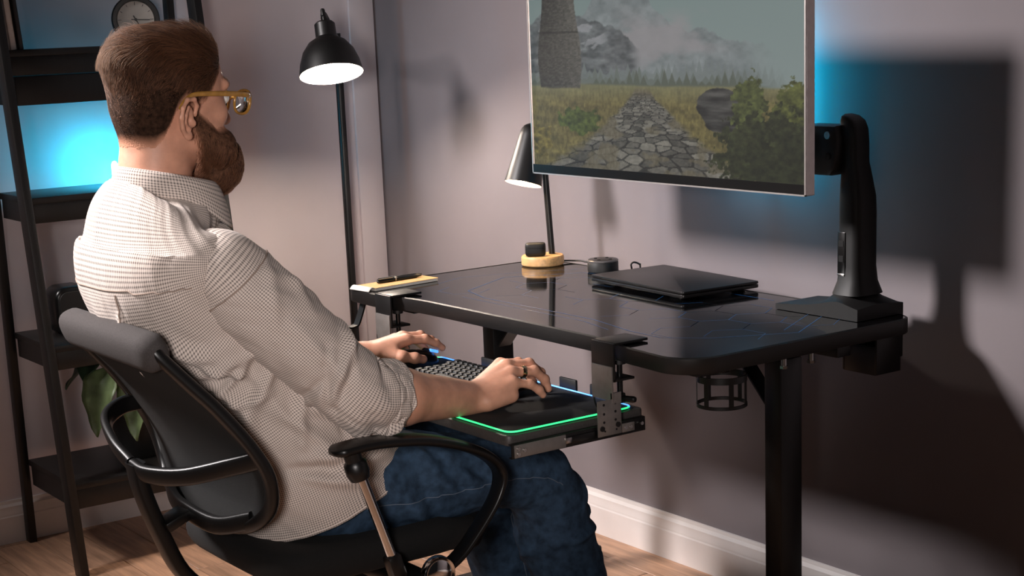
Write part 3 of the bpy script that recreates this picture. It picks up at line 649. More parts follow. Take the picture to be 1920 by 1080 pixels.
for j in range(NV):
    x, y, z = rp_[int(j*39/(NV-1))]
    for i in range(NU):
        u = i/(NU-1)*2-1; V.append((XM+(x-XM)*u, y-.022*(1-u*u)*(0.3+.7*math.sin(PI*j/(NV-1))), z))
mo_ = MB().grid(V, NU, NV).build('mesh_panel', M_mesh, oc, ang=180); mo_.modifiers.new('t', 'SOLIDIFY').thickness = .003
# padded top bar
P = [(XM+.012+.2*t, 1.030+.012*t*t, .808+.006*(1-t*t)) for t in np.linspace(-1, 1, 33)]
rr = [1*(1-.55*max(0, (abs(t)-.86)/.14)**2.2) for t in np.linspace(-1, 1, 33)]
tsec = [(.034*math.copysign(abs(math.cos(a))**.75, math.cos(a)), .027*math.copysign(abs(math.sin(a))**.75, math.sin(a))) for a in np.linspace(0, 2*PI, 25)[:-1]]
MB().tube(P, rr, sec=tsec, hint=(0, -.35, 1)).build('top_pad', M_fab, oc, ang=70)
# U-shaped bracket behind the back and the spine below it
band = [(.017*math.copysign(abs(math.cos(a))**.6, math.cos(a)), .009*math.copysign(abs(math.sin(a))**.6, math.sin(a))) for a in np.linspace(0, 2*PI, 17)[:-1]]
lb_ = spline([(-2.955, 1.185, .635), (-2.948, 1.135, .632), (-2.905, 1.088, .618), (-2.82, 1.068, .592), (-2.745, 1.068, .568)], 26)
rb_ = spline([(-2.738, 1.068, .566), (-2.69, 1.075, .56), (-2.61, 1.11, .566), (-2.53, 1.165, .59), (-2.485, 1.195, .605)], 26)
br = MB().tube(lb_, 1, sec=band, hint=(0, -.25, 1)).build('lumbar_bracket', M_chp, oc, ang=60)
MB().tube(rb_, 1, sec=band, hint=(0, -.25, 1)).build('bracket_arm', M_chp, br, ang=60)
spn = [(.024*math.copysign(abs(math.cos(a))**.5, math.cos(a)), .014*math.copysign(abs(math.sin(a))**.5, math.sin(a))) for a in np.linspace(0, 2*PI, 17)[:-1]]
MB().tube(spline([(-2.735, 1.070, .575), (-2.735, 1.078, .52), (-2.73, 1.105, .43), (-2.725, 1.14, .35), (-2.72, 1.2, .305), (-2.72, 1.32, .295), (-2.72, 1.42, .30)], 30), 1, sec=spn, hint=(1, 0, 0)).build('spine', M_chp, oc, ang=60)
MB().tube(spline([(-2.89, 1.195, .49), (-2.8, 1.165, .475), (-2.72, 1.155, .47), (-2.62, 1.168, .462), (-2.54, 1.2, .482)], 24), 1, sec=band, hint=(0, 0, 1)).build('lower_rail', M_chp, oc, ang=60)
MB().between((-2.72, 1.105, .45), (-2.72, 1.155, .47), .05, .02, (1, 0, 0), .004).build('rail_link', M_chp, oc)
# seat
V = []; NU, NV = 40, 9
for j in range(NV):
    ph = -PI/2+PI*j/(NV-1); h = .392+.032*math.sin(ph)-.01; g = .82+.18*math.cos(ph)**.5 if abs(math.cos(ph)) > 1e-6 else .82
    for i in range(NU):
        a = 2*PI*i/NU; e = .45; cx, sy = math.copysign(abs(math.cos(a))**e, math.cos(a)), math.copysign(abs(math.sin(a))**e, math.sin(a))
        V.append((XM+.245*cx*g, 1.455+.245*sy*g, h-(.03*max(0, sy-.6)/.4)))
s = MB().grid(V, NU, NV, True); s.f += [tuple(range(NU))[::-1], tuple((NV-1)*NU+i for i in range(NU))]
s.build('seat', mat('black_seat_fabric', (13, 12, 12), .9, var=.15, scale=400, bump=.4, bscale=900), oc, ang=70)
MB().box((XM, 1.44, .335), (.3, .3, .03), None, .006).build('seat_plate', M_chp, oc)
MB().box((XM, 1.42, .30), (.16, .2, .05), None, .01).build('mechanism', M_chp, oc)
MB().cyl((XM, 1.44, .1), (XM, 1.44, .3), .025).build('gas_lift', M_chp, oc)
hubo = MB().cyl((XM, 1.44, .07), (XM, 1.44, .13), .045, .035).build('base_hub', M_chp, oc)
for k in range(5):
    a = k*2*PI/5+.5; d = Vector((math.cos(a), math.sin(a), 0)); c = Vector((XM, 1.44, 0))
    MB().between(c+d*.03+Vector((0, 0, .1)), c+d*.29+Vector((0, 0, .07)), .028, .045, (0, 0, 1), .006).build('base_leg', M_chp, hubo)
    e = c+d*.285; t = Vector((-d.y, d.x, 0))
    MB().cyl(e+t*-.022+Vector((0, 0, .026)), e+t*.022+Vector((0, 0, .026)), .026, n=20, bev=.003).build('caster', M_gloss, hubo)
    MB().cyl(e+Vector((0, 0, .03)), e+Vector((0, 0, .075)), .006, n=12).build('caster_stem', M_chp, hubo)
# armrests: a bent flat loop, a chrome strut and a chrome hub cap
pth = [(1.312, .603), (1.335, .606), (1.385, .608), (1.45, .602), (1.51, .591), (1.575, .570), (1.625, .545), (1.656, .516), (1.663, .488), (1.645, .447), (1.60, .395), (1.555, .355), (1.50, .335), (1.44, .345)]
for s_ in (1, -1):
    X = XM+s_*.28; pp_ = spline([(X, a, b) for a, b in pth], 60); n = len(pp_); W = []
    for i in range(n):
        t = i/(n-1); W.append(1.15 if t < .45 else 1.15-.35*min(1, (t-.45)/.2))
    asec = [(.024*math.copysign(abs(math.cos(a))**.6, math.cos(a)), .0085*math.copysign(abs(math.sin(a))**.7, math.sin(a))) for a in np.linspace(0, 2*PI, 21)[:-1]]
    W[0] = .55; W[1] = .85; W[2] = 1.02
    ar = MB().tube(pp_, W, sec=asec, hint=(1, 0, 0)).build('armrest', M_chp, oc, ang=60)
    MB().lathe([(0, 0), (.018, 0), (.0215, .012), (.021, .03), (.016, .036), (.016, .052), (0, .052)][::1], (X, 1.364, .548), (0, -.28, 1), 24).build('strut_collar', M_chp, ar)
    MB().cyl((X, 1.3645, .556), (X, 1.421, .386), .0095, n=24).build('chrome_strut', M_chrome, ar, label='polished chrome strut')
    MB().between((X, 1.418, .395), (X, 1.432, .345), .03, .03, (1, 0, 0), .008).build('strut_foot', M_chp, ar)
    MB().box((X-s_*.07, 1.46, .335), (.15, .07, .025), None, .006).build('seat_mount', M_chp, ar)
    hp_ = [(.0, .008), (.012, .0075), (.022, .005), (.027, .002), (.0285, .004), (.0315, .005), (.0335, .002), (.034, -.012), (0, -.012)]
    MB().lathe([(r, z) for r, z in hp_][::-1], (X+s_*.022, 1.505, .342), (s_, 0, 0), 48).build('hub_cap', M_chrome, ar, label='round polished chrome cap')
# ------------------------------------------------------------------ person: distance-field body
def rcone(p, q, ra, rb):
    p, q = np.array(p, float), np.array(q, float); ba = q-p; L2 = max(ba @ ba, 1e-12)
    def f(X):
        t = np.clip(((X-p) @ ba)/L2, 0, 1); return np.linalg.norm(X-p-t[..., None]*ba, axis=-1)-(ra+(rb-ra)*t)
    r = max(ra, rb); return f, np.minimum(p, q)-r, np.maximum(p, q)+r
def ell(c, r, R=None):
    c, r = np.array(c, float), np.array(r, float); M = np.eye(3) if R is None else np.array(R)
    def f(X):
        q = (X-c) @ M; k0 = np.linalg.norm(q/r, axis=-1); k1 = np.linalg.norm(q/(r*r), axis=-1); return k0*(k0-1)/np.maximum(k1, 1e-9)
    return f, c-r.max(), c+r.max()
def sdf_mesh(prims, h, B=16):
    """prims: (f, lo, hi, k, sign) smooth-unioned in order; sparse surface nets"""
    lo = np.min([p[1] for p in prims if p[4] > 0], 0)-.02; hi = np.max([p[2] for p in prims if p[4] > 0], 0)+.02
    nb = np.ceil((hi-lo)/(h*B)).astype(int); bi = np.stack(np.meshgrid(*[np.arange(n) for n in nb], indexing='ij'), -1).reshape(-1, 3)
    cen = lo+(bi+.5)*h*B; diag = h*B*.87
    dm = np.full(len(cen), 9.); per = []
    for f, a, b, k, s in prims:
        d = f(cen); per.append(d)
        if s > 0: dm = np.minimum(dm, d)
    act = np.where(np.abs(dm) < diag+.03)[0]; bi = bi[act]
    g = np.arange(B+1)*h; off = np.stack(np.meshgrid(g, g, g, indexing='ij'), -1)
    D = np.full((len(bi), B+1, B+1, B+1), .2, np.float32)
    for (f, a, b, k, s), d in zip(prims, per):
        idx = np.where(np.abs(d[act]) < diag+3*k+.01)[0] if s > 0 else np.where(d[act] < diag+3*k)[0]
        ins = np.where(d[act] <= -(diag+3*k+.01))[0]
        if s > 0 and len(ins): D[ins] = np.minimum(D[ins], -.02)
        for c in range(0, len(idx), 400):
            ii = idx[c:c+400]; X = (lo+bi[ii]*h*B)[:, None, None, None, :]+off; v = f(X); o = D[ii]
            if s > 0: t = np.clip(.5+.5*(o-v)/k, 0, 1); D[ii] = o+(v-o)*t-k*t*(1-t)
            else: v = -v; t = np.clip(.5-.5*(o-v)/k, 0, 1); D[ii] = o+(v-o)*t+k*t*(1-t)
    S = D < 0; N = nb*B+2
    key = lambda c: (c[..., 0]*N[1]+c[..., 1])*N[2]+c[..., 2]
    cs = [S[:, i:B+i, j:B+j, k:B+k] for i in (0, 1) for j in (0, 1) for k in (0, 1)]
    cnt = sum(c.astype(np.int8) for c in cs); a = np.argwhere((cnt > 0) & (cnt < 8))
    vals = np.stack([D[a[:, 0], a[:, 1]+i, a[:, 2]+j, a[:, 3]+k] for i in (0, 1) for j in (0, 1) for k in (0, 1)], 1)
    cor = np.array([(i, j, k) for i in (0, 1) for j in (0, 1) for k in (0, 1)], float)
    acc = np.zeros((len(a), 3)); n = np.zeros(len(a))
    for e0 in range(8):
        for ax in range(3):
            e1 = e0 | (4 >> ax)
            if e1 == e0: continue
            v0, v1 = vals[:, e0], vals[:, e1]; m = (v0 < 0) != (v1 < 0); t = np.where(m, v0/np.where(m, v0-v1, 1), 0)
            acc += np.where(m[:, None], cor[e0]+(cor[e1]-cor[e0])*t[:, None], 0); n += m
    gc = bi[a[:, 0]]*B+a[:, 1:]; P = lo+(gc+acc/n[:, None])*h; kk = key(gc); o = np.argsort(kk); kk = kk[o]; P = P[o]
    Q = []
    for ax in range(3):
        sl = [slice(0, B)]*3; s2 = list(sl); s2[ax] = slice(1, B+1)
        A, C = S[(slice(None), *sl)], S[(slice(None), *s2)]; e = np.argwhere(A != C); flip = A[tuple(e.T)]
        c = bi[e[:, 0]]*B+e[:, 1:]; u, v = np.eye(3, dtype=int)[(ax+1) % 3], np.eye(3, dtype=int)[(ax+2) % 3]
        q = np.stack([np.searchsorted(kk, key(x)) for x in (c-u-v, c-v, c, c-u)], 1)
        q = np.where(flip[:, None], q, q[:, ::-1]); Q.append(q)
    return P, np.clip(np.concatenate(Q), 0, len(P)-1)
def np_mesh(name, P, Q, m, parent, uv=None, kind=None, label=None):
    me = bpy.data.meshes.new(name); org = np.array(ORG[parent.name]); P = np.asarray(P, float)-org; Q = np.asarray(Q)
    me.vertices.add(len(P)); me.vertices.foreach_set('co', P.ravel().astype(np.float32))
    me.loops.add(Q.size); me.loops.foreach_set('vertex_index', Q.ravel().astype(np.int32)); me.polygons.add(len(Q))
    me.polygons.foreach_set('loop_start', (np.arange(len(Q))*Q.shape[1]).astype(np.int32))
    me.update(calc_edges=True)
    me.polygons.foreach_set('use_smooth', np.ones(len(Q), bool))
    if uv is not None: me.uv_layers.new(name='uv').data.foreach_set('uv', uv.ravel().astype(np.float32))
    me.materials.append(m); me.validate(); me.update()
    o = bpy.data.objects.new(name, me); COL.objects.link(o); o.parent = parent; ORG[o.name] = Vector(org)
    if label: o['label'] = label
    return o
def vnormals(P, Q):
    n = np.cross(P[Q[:, 2]]-P[Q[:, 0]], P[Q[:, 3]]-P[Q[:, 1]]); N = np.zeros_like(P)
    for i in range(4): np.add.at(N, Q[:, i], n)
    return N/np.maximum(np.linalg.norm(N, axis=1), 1e-12)[:, None]
# ---- head frame
HC = np.array([XM, 1.186, 1.215]); hy = math.radians(11)
hpi = math.radians(11)                                             # looking slightly down
HR = np.array([math.cos(hy), math.sin(hy), 0]); HF = np.array([-math.sin(hy)*math.cos(hpi), math.cos(hy)*math.cos(hpi), -math.sin(hpi)]); HU = np.cross(HR, HF)
HB = np.stack([HR, HF, HU], 1)                                    # columns: right, forward, up
FS = 1.13
def hp(r, f, u): return HC+HR*r+HF*(f*FS if f > 0 else f)+HU*u
def toq(P_): q_ = (P_-HC) @ HB; q_[:, 1] = np.where(q_[:, 1] > 0, q_[:, 1]/FS, q_[:, 1]); return q_
def he(r, f, u, rad, k=.02, s=1, R=None): a = ell(hp(r, f, u), rad, HB if R is None else HB @ np.array(R)); return (*a, k, s)
def hc(p, q, ra, rb, k=.008, s=1): a = rcone(hp(*p), hp(*q), ra, rb); return (*a, k, s)
def rc(p, q, ra, rb, k=.02): return (*rcone(p, q, ra, rb), k, 1)
PR = []
# torso under the shirt
PR += [rc((XM, 1.385, .52), (XM, 1.31, .66), .095, .090, .04), rc((XM, 1.31, .66), (XM, 1.185, .86), .09, .095, .04)]
for s in (-1, 1): PR += [rc((XM+s*.07, 1.385, .5), (XM+s*.08, 1.30, .68), .085, .08, .04), rc((XM+s*.08, 1.30, .68), (XM+s*.07, 1.185, .86), .08, .085, .04), rc((XM+s*.06, 1.15, .92), (XM+s*.11, 1.165, .925), .075, .045, .03), rc((XM, 1.14, .985), (XM+s*.12, 1.16, .935), .04, .034, .03)]
PR += [rc((XM, 1.135, 1.0), (XM, 1.158, 1.12), .064, .059, .03), rc((XM, 1.152, 1.10), (XM, 1.168, 1.17), .058, .062, .02)]
# head
PR += [he(0, -.013, .046, (.0755, .110, .070), .02), he(0, .03, .0, (.068, .07, .085), .02), he(0, .045, -.06, (.052, .048, .05), .025), he(0, .078, -.096, (.027, .028, .025), .025),
       he(0, -.045, -.01, (.066, .058, .07), .03)]
for s in (-1, 1):
    PR += [he(s*.05, .035, -.055, (.018, .05, .028), .02), he(s*.04, .066, -.015, (.024, .02, .02), .015), hc((s*.012, .093, .034), (s*.048, .074, .036), .0085, .008, .012),
           he(s*.032, .094, .014, (.015, .012, .011), .008, -1)]
PR += [hc((0, .09, .022), (0, .111, -.02), .008, .0105, .012), he(.010, .098, -.024, (.008, .01, .007), .005), he(-.010, .098, -.024, (.008, .01, .007), .005),
       he(0, .091, -.052, (.02, .008, .0055), .006), he(0, .088, -.062, (.018, .009, .006), .006)]
# ears
for s in (-1, 1):
    er, ef, eu = s*.0775, -.012, -.036
    T = lambda a, b, c: (er+s*a*1.25, ef+b*1.25, eu+c*1.08)
    PR.append(he(er+s*.0045, ef-.003, eu-.002, (.0065, .0145, .027), .006, 1))
    rim = [T(.002, .012, .008), T(.006, .011, .022), T(.012, .002, .031), T(.015, -.011, .028), T(.0165, -.018, .014), T(.015, -.0175, -.002), T(.011, -.0125, -.016), T(.007, -.004, -.026)]
    for a, b in zip(rim, rim[1:]): PR.append(hc(a, b, .0036, .0036, .004))
    PR.append(he(*T(.006, .002, -.027), (.0055, .0075, .008), .006))
    ah = [T(.009, -.004, .018), T(.0115, -.009, .004), T(.010, -.008, -.008), T(.008, .001, -.016)]
    for a, b in zip(ah, ah[1:]): PR.append(hc(a, b, .003, .003, .004))
    PR.append(he(*T(.011, .000, -.003), (.008, .0062, .0085), .004, -1)); PR.append(he(*T(.004, .010, -.006), (.005, .004, .006), .005))
# arms and hands
def arm(s, sh_, el, wr, radii):
    r = radii
    m = tuple(np.array(el)*.68+np.array(wr)*.32)
    return [rc(sh_, el, r[0], r[1], .03), rc(el, m, r[2], r[3], .02), rc(m, wr, r[3], r[4], .02)]
RW, LW = (-2.528, 1.668, .628), (-3.0, 1.70, .640)
R_EL, L_EL = (-2.475, 1.395, .686), (-3.005, 1.40, .668)
R_SH, L_SH = (-2.562, 1.175, .940), (-2.878, 1.175, .940)
PR += arm(1, R_SH, R_EL, RW, (.046, .048, .052, .0515, .032)); PR += arm(-1, L_SH, L_EL, LW, (.056, .045, .046, .044, .029))
def flat(p, q, w, t, axis, k=.012):
    """palm-like slab: side by side cones"""
    p, q, a = np.array(p), np.array(q), np.array(axis); out = []
    for u in (-1, -.33, .33, 1): out.append(rc(p+a*w*u*.62, q+a*w*u, t, t*.92, k))
    return out
def finger(pts, r0, r1, k=.004):
    out = []; n = len(pts)-1
    for i in range(n): out.append(rc(pts[i], pts[i+1], r0+(r1-r0)*i/n, r0+(r1-r0)*(i+1)/n, k if i else .007))
    for i in range(1, n): out.append(rc(np.array(pts[i])+[0, 0, .001], np.array(pts[i])+[0, 0, .0012], (r0+(r1-r0)*i/n)*1.04, (r0+(r1-r0)*i/n)*1.04, k))
    return out
# right hand (nearest fingers: little finger, then ring finger with the ring)
MC = {'index': (-2.560, 1.757, .676), 'middle': (-2.537, 1.757, .677), 'ring': (-2.513, 1.750, .668), 'little': (-2.492, 1.738, .653)}
for kf, v in MC.items():
    w0 = np.array(RW)+(np.array(v)-np.array(RW))*.08+np.array([(v[0]-RW[0])*.35, 0, 0])
    PR.append(rc(tuple(w0), v, .0175, .0125, .014))
PR.append(rc((-2.498, 1.685, .622), (-2.488, 1.73, .630), .017, .015, .014)); PR.append(rc((-2.552, 1.69, .63), (-2.562, 1.725, .640), .018, .015, .014))
PR += finger([MC['index'], (-2.560, 1.800, .672), (-2.559, 1.824, .648), (-2.557, 1.832, .628)], .0102, .0078)
PR += finger([MC['middle'], (-2.531, 1.805, .674), (-2.528, 1.830, .652), (-2.526, 1.838, .630)], .0104, .008)
PR += finger([MC['ring'], (-2.503, 1.797, .665), (-2.500, 1.819, .645), (-2.498, 1.825, .626)], .010, .0078)
PR += finger([MC['little'], (-2.482, 1.771, .646), (-2.478, 1.789, .632), (-2.476, 1.796, .622)], .0088, .007)
PR += finger([(-2.560, 1.705, .640), (-2.583, 1.735, .634), (-2.590, 1.765, .626), (-2.588, 1.788, .620)], .0125, .009, .006)
# left hand over the mouse
ML = {'index': (-2.968, 1.796, .664), 'middle': (-2.990, 1.798, .667), 'ring': (-3.012, 1.793, .660), 'little': (-3.032, 1.782, .648)}
for kf, v in ML.items():
    w0 = np.array(LW)+(np.array(v)-np.array(LW))*.08+np.array([(v[0]-LW[0])*.35, 0, 0])
    PR.append(rc(tuple(w0), v, .0175, .0125, .014))
PR.append(rc((-2.978, 1.73, .64), (-2.962, 1.758, .640), .018, .0155, .014)); PR.append(rc((-3.022, 1.73, .636), (-3.034, 1.77, .636), .016, .014, .014))
PR += finger([ML['index'], (-2.962, 1.838, .660), (-2.960, 1.864, .647), (-2.960, 1.880, .635)], .0102, .0078)
PR += finger([ML['middle'], (-2.987, 1.842, .664), (-2.986, 1.868, .650), (-2.985, 1.884, .637)], .0104, .008)
PR += finger([ML['ring'], (-3.012, 1.834, .656), (-3.013, 1.858, .640), (-3.013, 1.870, .626)], .010, .0078)
PR += finger([ML['little'], (-3.036, 1.813, .642), (-3.038, 1.832, .628), (-3.038, 1.842, .618)], .0088, .007)
PR += finger([(-2.968, 1.742, .638), (-2.944, 1.768, .634), (-2.935, 1.794, .628), (-2.938, 1.816, .622)], .0125, .0095, .006)
# legs under the trousers
for s in (-1, 1):
    x = XM+s*.12
    PR += [rc((XM+s*.085, 1.37, .48), (x, 1.82, .432), .075, .05, .03), rc((x, 1.82, .432), (x, 1.90, .3), .05, .046, .02), rc((x, 1.90, .3), (x, 1.955, .09), .046, .036, .02), rc((x, 1.96, .05), (x, 2.12, .035), .034, .026, .02)]
BP, BQ = sdf_mesh(PR, .0021)
BN = vnormals(BP, BQ)
pe = thing('person', (XM, 1.4, 0), 'bearded man in glasses and checked shirt seated at the desk, hands at keyboard tray', 'person')
def skin():
    m = mat('skin', (206, 150, 124), .5, var=.07, scale=34, bump=.12, bscale=420); nt = m.node_tree; b = nt.nodes['Principled BSDF']
    b.inputs['Subsurface Weight'].default_value = .12; b.inputs['Subsurface Radius'].default_value = (.012, .005, .003); b.inputs['Subsurface Scale'].default_value = .6
    return m
M_skin = skin()
np_mesh('body', BP, BQ, M_skin, pe)
M_eye = mat('eye_white', (236, 230, 224), .15, var=.02); M_iris = mat('iris', (70, 84, 92), .1, var=.1)
for s in (-1, 1):
    c = Vector(hp(s*.032, .083, .014)); d = Vector(HF)
    e = MB().lathe([(0, -.0115)]+[(.0115*math.cos(t), .0115*math.sin(t)) for t in np.linspace(-PI/2+.2, PI/2-.2, 14)]+[(0, .0115)], c, d, 24).build('eye', M_eye, pe)
    MB().lathe([(.006, .0098), (.0045, .0109), (0, .0118)], c, d, 20).build('iris', M_iris, e)
# ---- hair and beard grow on the head surface
q = toq(BP); hr, hf, hu = q[:, 0], q[:, 1], q[:, 2]
nl = BN @ HB
def smooth(a, b, x): t = np.clip((x-a)/(b-a), 0, 1); return t*t*(3-2*t)
def vfb(p, s, sc): return fbm(p[:, 0]*sc+p[:, 2]*sc*.37+20, p[:, 1]*sc+p[:, 2]*sc*.71+20, s, 3)
nearear = np.hypot((hf+.014)/.024, (hu+.034)/.036)
# hairline: front above the forehead, around the ears, down to the nape
lo_ = np.interp(hf, [-.12, -.07, -.05, -.038, -.026, -.008, .006, .03, .052, .07, .09], [-.085, -.088, -.086, -.072, -.022, .006, -.01, .004, .052, .088, .098])
hw_ = smooth(-.010, .022, hu-lo_+.006*(vfb(q, 7, 160)-.5))*(hu > -.11)
hw_ *= np.where((np.abs(hr) > .07) & (nearear < 1), 0, 1)*((np.abs(hr) < .083))
topw = smooth(.045, .105, hu)*smooth(-.115, -.05, hf+.45*hu*0)
crown = smooth(.0, .06, hu)*smooth(.0, -.09, hf)
side = 1-np.clip(topw+crown, 0, 1)
off = .0015+hw_*(.003*topw+.003*crown+.0015*side*smooth(-.05, .04, hu))+hw_*topw*smooth(.0, .06, hf)*.006
off *= 1+.35*(vfb(q, 11, 60)-.5)*(topw+crown)
def shell(name, wt, off, m):
    f = (wt[BQ].min(1) > .04); u, inv = np.unique(BQ[f], return_inverse=True)
    o = np_mesh(name, (BP+BN*(off*wt+.0005)[:, None])[u], inv.reshape(-1, 4), m, pe)
    o.data.attributes.new('hair_cover', 'FLOAT', 'POINT').data.foreach_set('value', wt[u].astype(np.float32))
    nt = m.node_tree; b = nt.nodes['Principled BSDF']; src = b.inputs['Base Color'].links[0].from_socket          # thin hair at the edges lets the skin show
    at = nt.nodes.new('ShaderNodeAttribute'); at.attribute_name = 'hair_cover'; mr = nt.nodes.new('ShaderNodeMapRange'); mr.inputs[1].default_value = .1; mr.inputs[2].default_value = .95
    mx = nt.nodes.new('ShaderNodeMix'); mx.data_type = 'RGBA'; mx.inputs[6].default_value = (*lin((196, 142, 116)), 1)
    nt.links.new(at.outputs['Fac'], mr.inputs[0]); nt.links.new(mr.outputs[0], mx.inputs[0]); nt.links.new(src, mx.inputs[7]); nt.links.new(mx.outputs[2], b.inputs['Base Color'])
    return o
def hairmat(name, c0, c1):
    m = mat(name, c0, .5, spec=.35, var=.25, scale=90); nt = m.node_tree; N = nt.nodes; b = N.new('ShaderNodeBsdfHairPrincipled')
    b.parametrization = 'COLOR'; b.inputs['Roughness'].default_value = .6; b.inputs['Radial Roughness'].default_value = .6; b.inputs['IOR'].default_value = 1.33; b.inputs['Random Roughness'].default_value = .2
    p0_ = N['Principled BSDF']; p0_.inputs['Roughness'].default_value = .55; p0_.inputs['Specular IOR Level'].default_value = .25
    ms_ = N.new('ShaderNodeMixShader'); ms_.inputs[0].default_value = .62; nt.links.new(b.outputs[0], ms_.inputs[1]); nt.links.new(p0_.outputs[0], ms_.inputs[2]); nt.links.new(ms_.outputs[0], N['Material Output'].inputs[0])
    hi_ = N.new('ShaderNodeHairInfo'); mx = N.new('ShaderNodeValToRGB'); mx.color_ramp.elements[0].color = (*lin(c0), 1); mx.color_ramp.elements[1].color = (*lin(c1), 1)
    nt.links.new(hi_.outputs['Random'], mx.inputs[0]); nt.links.new(mx.outputs[0], b.inputs['Color'])
    m2 = N.new('ShaderNodeValToRGB'); m2.color_ramp.elements[0].color = (*lin([v*1.7 for v in c0]), 1); m2.color_ramp.elements[1].color = (*lin([v*1.7 for v in c1]), 1)
    nt.links.new(hi_.outputs['Random'], m2.inputs[0]); nt.links.new(m2.outputs[0], p0_.inputs['Base Color'])
    return m
M_hair = hairmat('brown_hair', (22, 14, 10), (76, 50, 34)); M_hairb = mat('brown_hair_base', (50, 34, 25), .9, spec=.1, var=.3, scale=120, bump=.8, bscale=500)
M_beard = hairmat('beard_hair', (36, 23, 16), (84, 56, 39)); M_beardb = mat('beard_base', (82, 56, 42), .9, spec=.1, var=.3, scale=120, bump=.8, bscale=500)
hcap = shell('hair', hw_, off, M_hairb)
bl = np.interp(hf, [-.005, .012, .03, .05, .075, .1], [-.012, -.014, -.028, -.044, -.038, -.034])   # upper limit of the beard
bw_ = smooth(.004, -.012, hu-bl+.004*(vfb(q, 17, 160)-.5))*smooth(-.004, .012, hf-.60*np.maximum(0, -(hu+.045))-.002)*smooth(-.165, -.14, hu)
bw_ *= smooth(.2, .5, np.maximum(nl[:, 1], np.maximum(np.abs(nl[:, 0]), -nl[:, 2]*.9)))*np.where((np.abs(hr) > .07) & (nearear < .95), 0, 1)
lip = np.hypot(hr/.016, (hu+.057)/.0065); bw_ *= np.where((lip < 1) & (hf > .08), 0, 1); bw_ *= ((np.abs(hr) < .081) & (hf < .108))
boff = .003+.014*smooth(-.03, -.075, hu)*smooth(.0, .06, hf)+.026*smooth(-.06, -.105, hu)*smooth(.03, .07, hf)
boff += .013*np.exp(-((hu+.070)/.016)**2)*smooth(.045, .075, hf)
bcap = shell('beard', bw_, boff, M_beardb)
def strands(name, wt, off, n, flow, length, lift, r, m, parent, seed, npt=6, clump=.5, curl=.0):
    g = np.random.default_rng(seed); f = np.where(wt[BQ].mean(1) > .05)[0]
    ar = np.linalg.norm(np.cross(BP[BQ[f, 2]]-BP[BQ[f, 0]], BP[BQ[f, 3]]-BP[BQ[f, 1]]), axis=1)*wt[BQ[f]].mean(1)
    c = g.choice(len(f), n, p=ar/ar.sum()); F_ = BQ[f[c]]; a, b = g.random(n)[:, None], g.random(n)[:, None]
    itp = lambda A: (A[F_[:, 0]]*(1-a)+A[F_[:, 1]]*a)*(1-b)+(A[F_[:, 3]]*(1-a)+A[F_[:, 2]]*a)*b
    S1 = lambda A: itp(A[:, None])[:, 0]
    nn = itp(BN); nn /= np.linalg.norm(nn, axis=1)[:, None]; wv = S1(wt); p0 = itp(BP)+nn*(S1(off*wt)+.0002)[:, None]; ql = toq(p0)
    fl = flow(ql, g) @ HB.T; cl = np.stack([vfb(ql, 200+seed+k, 55) for k in range(3)], 1)-.5; fl = fl+cl*clump*2+g.normal(0, .07, (n, 3))
    L = length(ql, g)*(.6+.4*wv); lf = lift(ql)*(.5+1.0*vfb(ql, 400+seed, 110))
    pts = np.zeros((n, npt, 3)); cur = p0
    for i in range(npt):
        pts[:, i] = cur; t = i/(npt-1)
        d = fl-nn*(fl*nn).sum(1)[:, None]; d /= np.maximum(np.linalg.norm(d, axis=1), 1e-6)[:, None]
        d = d+nn*(lf*(1-1.15*t))[:, None]+curl*np.sin(t*7+ql[:, :1]*90)*cl; d /= np.linalg.norm(d, axis=1)[:, None]
        cur = cur+d*(L/(npt-1))[:, None]
        rel = (cur-HC) @ HB; sc_ = np.sqrt((rel[:, 0]/.0755)**2+(rel[:, 1]/.1)**2+((rel[:, 2]-.04)/.09)**2)
        g2 = np.stack([rel[:, 0]/.0755**2, rel[:, 1]/.1**2, (rel[:, 2]-.04)/.09**2], 1) @ HB.T
        nn = g2/np.maximum(np.linalg.norm(g2, axis=1), 1e-9)[:, None]*.7+nn*.3; nn /= np.linalg.norm(nn, axis=1)[:, None]
    hc_ = bpy.data.hair_curves.new(name); hc_.add_curves([npt]*n); org = np.array(ORG[parent.name])
    hc_.attributes['position'].data.foreach_set('vector', (pts-org).reshape(-1).astype(np.float32))
    ra = hc_.attributes.new('radius', 'FLOAT', 'POINT'); ra.data.foreach_set('value', np.tile(r*np.linspace(1, .35, npt), n).astype(np.float32))
    hc_.materials.append(m); o = bpy.data.objects.new(name, hc_); COL.objects.link(o); o.parent = parent; o['kind'] = 'stuff'; return o
def hflow(q_, g):
    b = smooth(.07, -.07, q_[:, 1]); s = np.clip(np.abs(q_[:, 0])/.07, 0, 1)*smooth(.11, .03, q_[:, 2])
    dn = np.clip(np.maximum(b*smooth(.10, .02, q_[:, 2]), s*.75), 0, 1)
    return np.stack([-.25*(1-dn)+.0*q_[:, 0], -1+.35*dn, -dn*1.1+.1*(1-dn)], 1)
def hlen(q_, g):
    t = smooth(.03, .1, q_[:, 2]); lo2 = smooth(-.09, .03, q_[:, 2])
    return (.003+.008*lo2+.042*t)*(.75+.5*g.random(len(q_)))
strands('strands', hw_, off, 26000, hflow, hlen, lambda q_: .22+.40*smooth(.03, .08, q_[:, 1])*smooth(.05, .1, q_[:, 2]), .00013*1.5, M_hair, hcap, 3, 8, .9, .5)
def bflow(q_, g): return np.stack([q_[:, 0]*-1.5, .25+0*q_[:, 1], -1+0*q_[:, 2]], 1)
